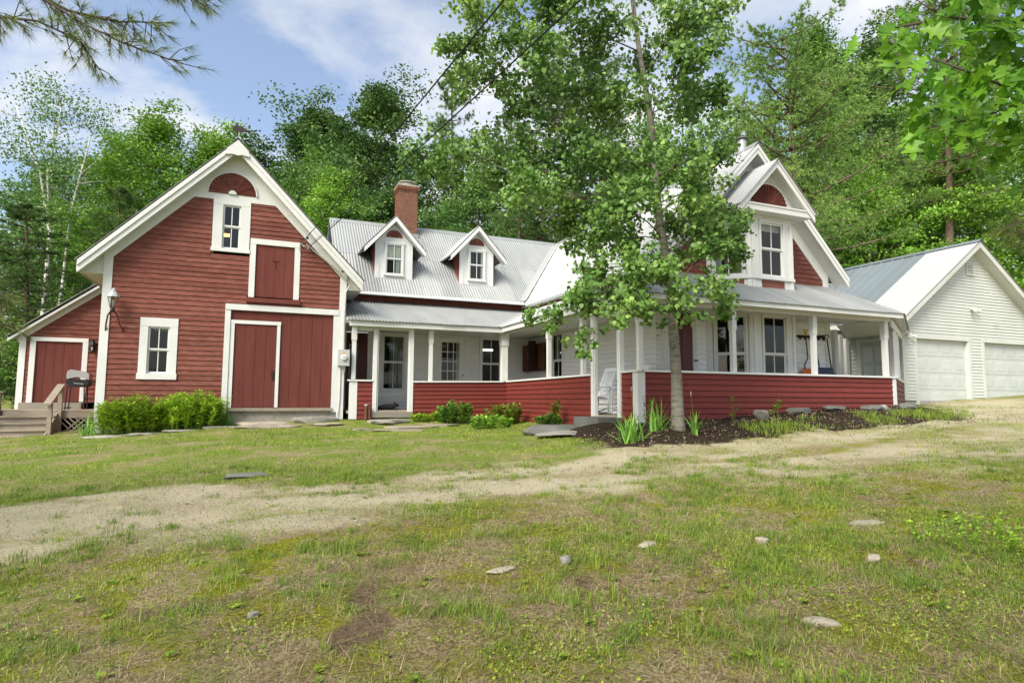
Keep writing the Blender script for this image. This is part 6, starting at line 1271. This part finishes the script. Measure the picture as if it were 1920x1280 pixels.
def cover():
    rng = np.random.default_rng(91); A, D = [], []
    def put(lst, g): k = sum(len(q[0]) for q in lst); lst.append((g[0], g[1]+k, g[2]))
    def dens(x, y):
        drive, bed, dirt, lawn, d, r, f = masks(x, y); return drive, bed, dirt, lawn, (1-drive)*(1-np.clip(bed*1.3, 0, 1))*(1-.95*dirt)*house_free(x, y)
    # tufts
    n = 4600; x, y, r, f = scatter(rng, n, 2.7, 9.5, .95, .9); drive, bed, dirt, lawn, ok = dens(x, y); pn = fbm(x, y, 1.1, 60, 3); keep = rng.random(n) < ok*np.clip((pn-.42)*6, .02, 1)+.02*drive; x, y, pn = x[keep], y[keep], pn[keep]
    per = rng.integers(18, 60, len(x)); ci = np.repeat(np.arange(len(x)), per); hs = rng.gamma(3, .012, len(x))+.03; sp = rng.uniform(.025, .075, len(x)); tb = np.clip(.32+.2*rng.normal(size=len(x)), 0, 1)
    m = len(ci); put(A, blades(rng, x[ci]+rng.normal(size=m)*sp[ci], y[ci]+rng.normal(size=m)*sp[ci], hs[ci]*rng.uniform(.45, 1.15, m), .0048, .8, np.clip(tb[ci]+.14*rng.normal(size=m), 0, 1)))
    # short turf, near and far
    for (n, f0, f1, h, w, pw) in ((190000, 2.7, 8.0, .026, .0062, .9), (170000, 8.0, 18.5, .036, .011, .85)):
        x, y, r, f = scatter(rng, n, f0, f1, .95, pw); drive, bed, dirt, lawn, ok = dens(x, y); pn = fbm(x, y, 1.3, 70, 5); keep = rng.random(n) < ok*np.clip((pn-.46)*8+lawn*.35, .06, 1)+.12*drive*np.clip((pn-.42)*5, 0, 1)
        x, y, lw = x[keep], y[keep], lawn[keep]; m = len(x); pt = (fbm(x, y, 1.9, 73, 4)-.5)*1.5; put(A, blades(rng, x, y, h*rng.uniform(.5, 1.6, m), w, .8, np.clip(.50+pt+.28*rng.normal(size=m)+.08*lw, 0, 1), 0., True))
    # dry thatch lying on the ground
    n = 110000; x, y, r, f = scatter(rng, n, 2.7, 9.5, .95, .9); drive, bed, dirt, lawn, ok = dens(x, y); pn = fbm(x, y, .8, 80, 3); keep = rng.random(n) < np.clip(ok*(1.0-lawn*.5)*np.clip(1.5-pn*1.6, .2, 1), 0, 1)*.85; x, y = x[keep], y[keep]; m = len(x)
    put(D, blades(rng, x, y, rng.uniform(.03, .095, m), .0056, 1.2, np.clip(.5+.34*rng.normal(size=m), 0, 1), 2.2, True))
    for lst, nm, mm, lb in ((A, 'grass', 'grassm', 'green grass blades and tufts over the lawn'), (D, 'dry_grass', 'drym', 'dry straw-coloured thatch lying between the grass')):
        o = mk(nm, (np.concatenate([q[0] for q in lst]), np.concatenate([q[1] for q in lst])), mm, None, False, np.concatenate([q[2] for q in lst])); stuff(o, lb, 'grass')
    # broad-leaved weeds and moss cushions
    n = 300; x, y, r, f = scatter(rng, n, 2.8, 7.5, .95); drive, bed, dirt, lawn, ok = dens(x, y); keep = rng.random(n) < ok*np.clip((fbm(x, y, .7, 64, 3)-.36)*4, .05, 1); x, y = x[keep], y[keep]; per = rng.integers(6, 16, len(x)); ci = np.repeat(np.arange(len(x)), per); m = len(ci); s = rng.uniform(.022, .05, len(x)); az = rng.uniform(0, 6.28, m)
    T = np.stack([np.cos(az), np.sin(az), rng.uniform(.15, .9, m)], -1); C = np.stack([x[ci], y[ci], gz(x[ci], y[ci])+.006], -1)+unit(T)*s[ci][:, None]*.5+rng.normal(size=(m, 3))*np.array([.012, .012, .004]); V, F = leaves(rng, C, np.stack([-np.cos(az)*.5, -np.sin(az)*.5, np.ones(m)], -1), s[ci]*rng.uniform(.7, 1.3, m), LANCE*np.array([1.7, 1, 1]), T)
    n = 80000; x, y, r, f = scatter(rng, n, 2.8, 8.5, .95, .9); drive, bed, dirt, lawn, ok = dens(x, y); keep = rng.random(n) < ok*np.clip((fbm(x, y, 1.5, 66, 4)-.47)*7, 0, 1); x, y = x[keep], y[keep]; m = len(x)
    V2, F2 = leaves(rng, np.stack([x, y, gz(x, y)+rng.uniform(.002, .022, m)], -1), rng.normal(size=(m, 3))*.6+np.array([0, 0, 1.]), rng.uniform(.012, .027, m), RHOMB)
    t = np.concatenate([np.repeat(np.clip(.5+.2*rng.normal(size=len(F)), 0, 1), 4), np.repeat(np.clip(.62+.32*rng.normal(size=m), 0, 1), 4)])
    stuff(mk('ground_weeds', (np.concatenate([V, V2]), np.concatenate([F, F2+len(V)])), 'weedm', None, False, t), 'yellow-green moss and small weeds in the sparse grass', 'weeds')
    # gravel stones on the drive
    n = 30000; x, y, r, f = scatter(rng, n, 4.2, 18, .9, .8); drive, bed, dirt, lawn, ok = dens(x, y); keep = (rng.random(n) < drive*.8+dirt*.25+.012) & house_free(x, y); x, y = x[keep], y[keep]; m = len(x); s = np.minimum(rng.gamma(2.2, .0032, m)+.005, .024)
    OC = np.array([(1, 0, 0), (0, 1, 0), (-1, 0, 0), (0, -1, 0), (0, 0, .38), (0, 0, -.5)]); OF = np.array([(0, 1, 4), (1, 2, 4), (2, 3, 4), (3, 0, 4)])
    a = rng.uniform(0, 6.28, m); jit = 1+.35*rng.normal(size=(m, 6, 1)).clip(-1, 1); v = OC[None]*jit*s[:, None, None]; vx = v[..., 0]*np.cos(a)[:, None]-v[..., 1]*np.sin(a)[:, None]; vy = v[..., 0]*np.sin(a)[:, None]+v[..., 1]*np.cos(a)[:, None]
    V = np.stack([vx+x[:, None], vy+y[:, None], v[..., 2]+gz(x, y)[:, None]+.002], -1).reshape(-1, 3); F = (OF[None]+(np.arange(m)*6)[:, None, None]).reshape(-1, 3)
    stuff(mk('gravel', (V, F), 'pebble', None, False, np.repeat(rng.random(m), 6)), 'loose grey gravel on the drive', 'gravel')
    # dead leaves on the mulch bed and along its foot
    n = 15000; x = rng.uniform(5.0, 16.5, n); y = rng.uniform(7.6, 10.45, n); drive, bed, dirt, lawn, d, r, f = masks(x, y); keep = rng.random(n) < np.clip(bed*.6+.10*(y > 8), 0, 1)*np.clip((fbm(x, y, 1.6, 88, 3)-.3)*3, .1, 1); x, y = x[keep], y[keep]; m = len(x)
    V, F = leaves(rng, np.stack([x, y, gz(x, y)+rng.uniform(.004, .03, m)], -1), rng.normal(size=(m, 3))*.45+np.array([0, 0, 1.]), rng.uniform(.02, .055, m), RHOMB*np.array([1.4, 1, 2]))
    stuff(mk('leaf_litter', (V, F), 'litter', None, False, np.repeat(rng.random(m), 4)), 'dead brown leaves scattered over the mulch bed', 'leaves')
    # grass fringe at the front of the bed
    n = 5200; x = rng.uniform(8.5, 15.5, n); y = 8.9+rng.normal(size=n)*.22+.02*(x-9); keep = fbm(x, y, 1.2, 99, 3) > .52; x, y = x[keep], y[keep]; m = len(x)
    g = blades(rng, x, y, rng.uniform(.05, .15, m), .007, .8, np.clip(.40+.25*rng.normal(size=m), 0, 1)); stuff(mk('bed_grass', (g[0], g[1]), 'grassm', None, False, g[2]), 'longer grass fringe along the front of the mulch bed', 'grass')
cover()
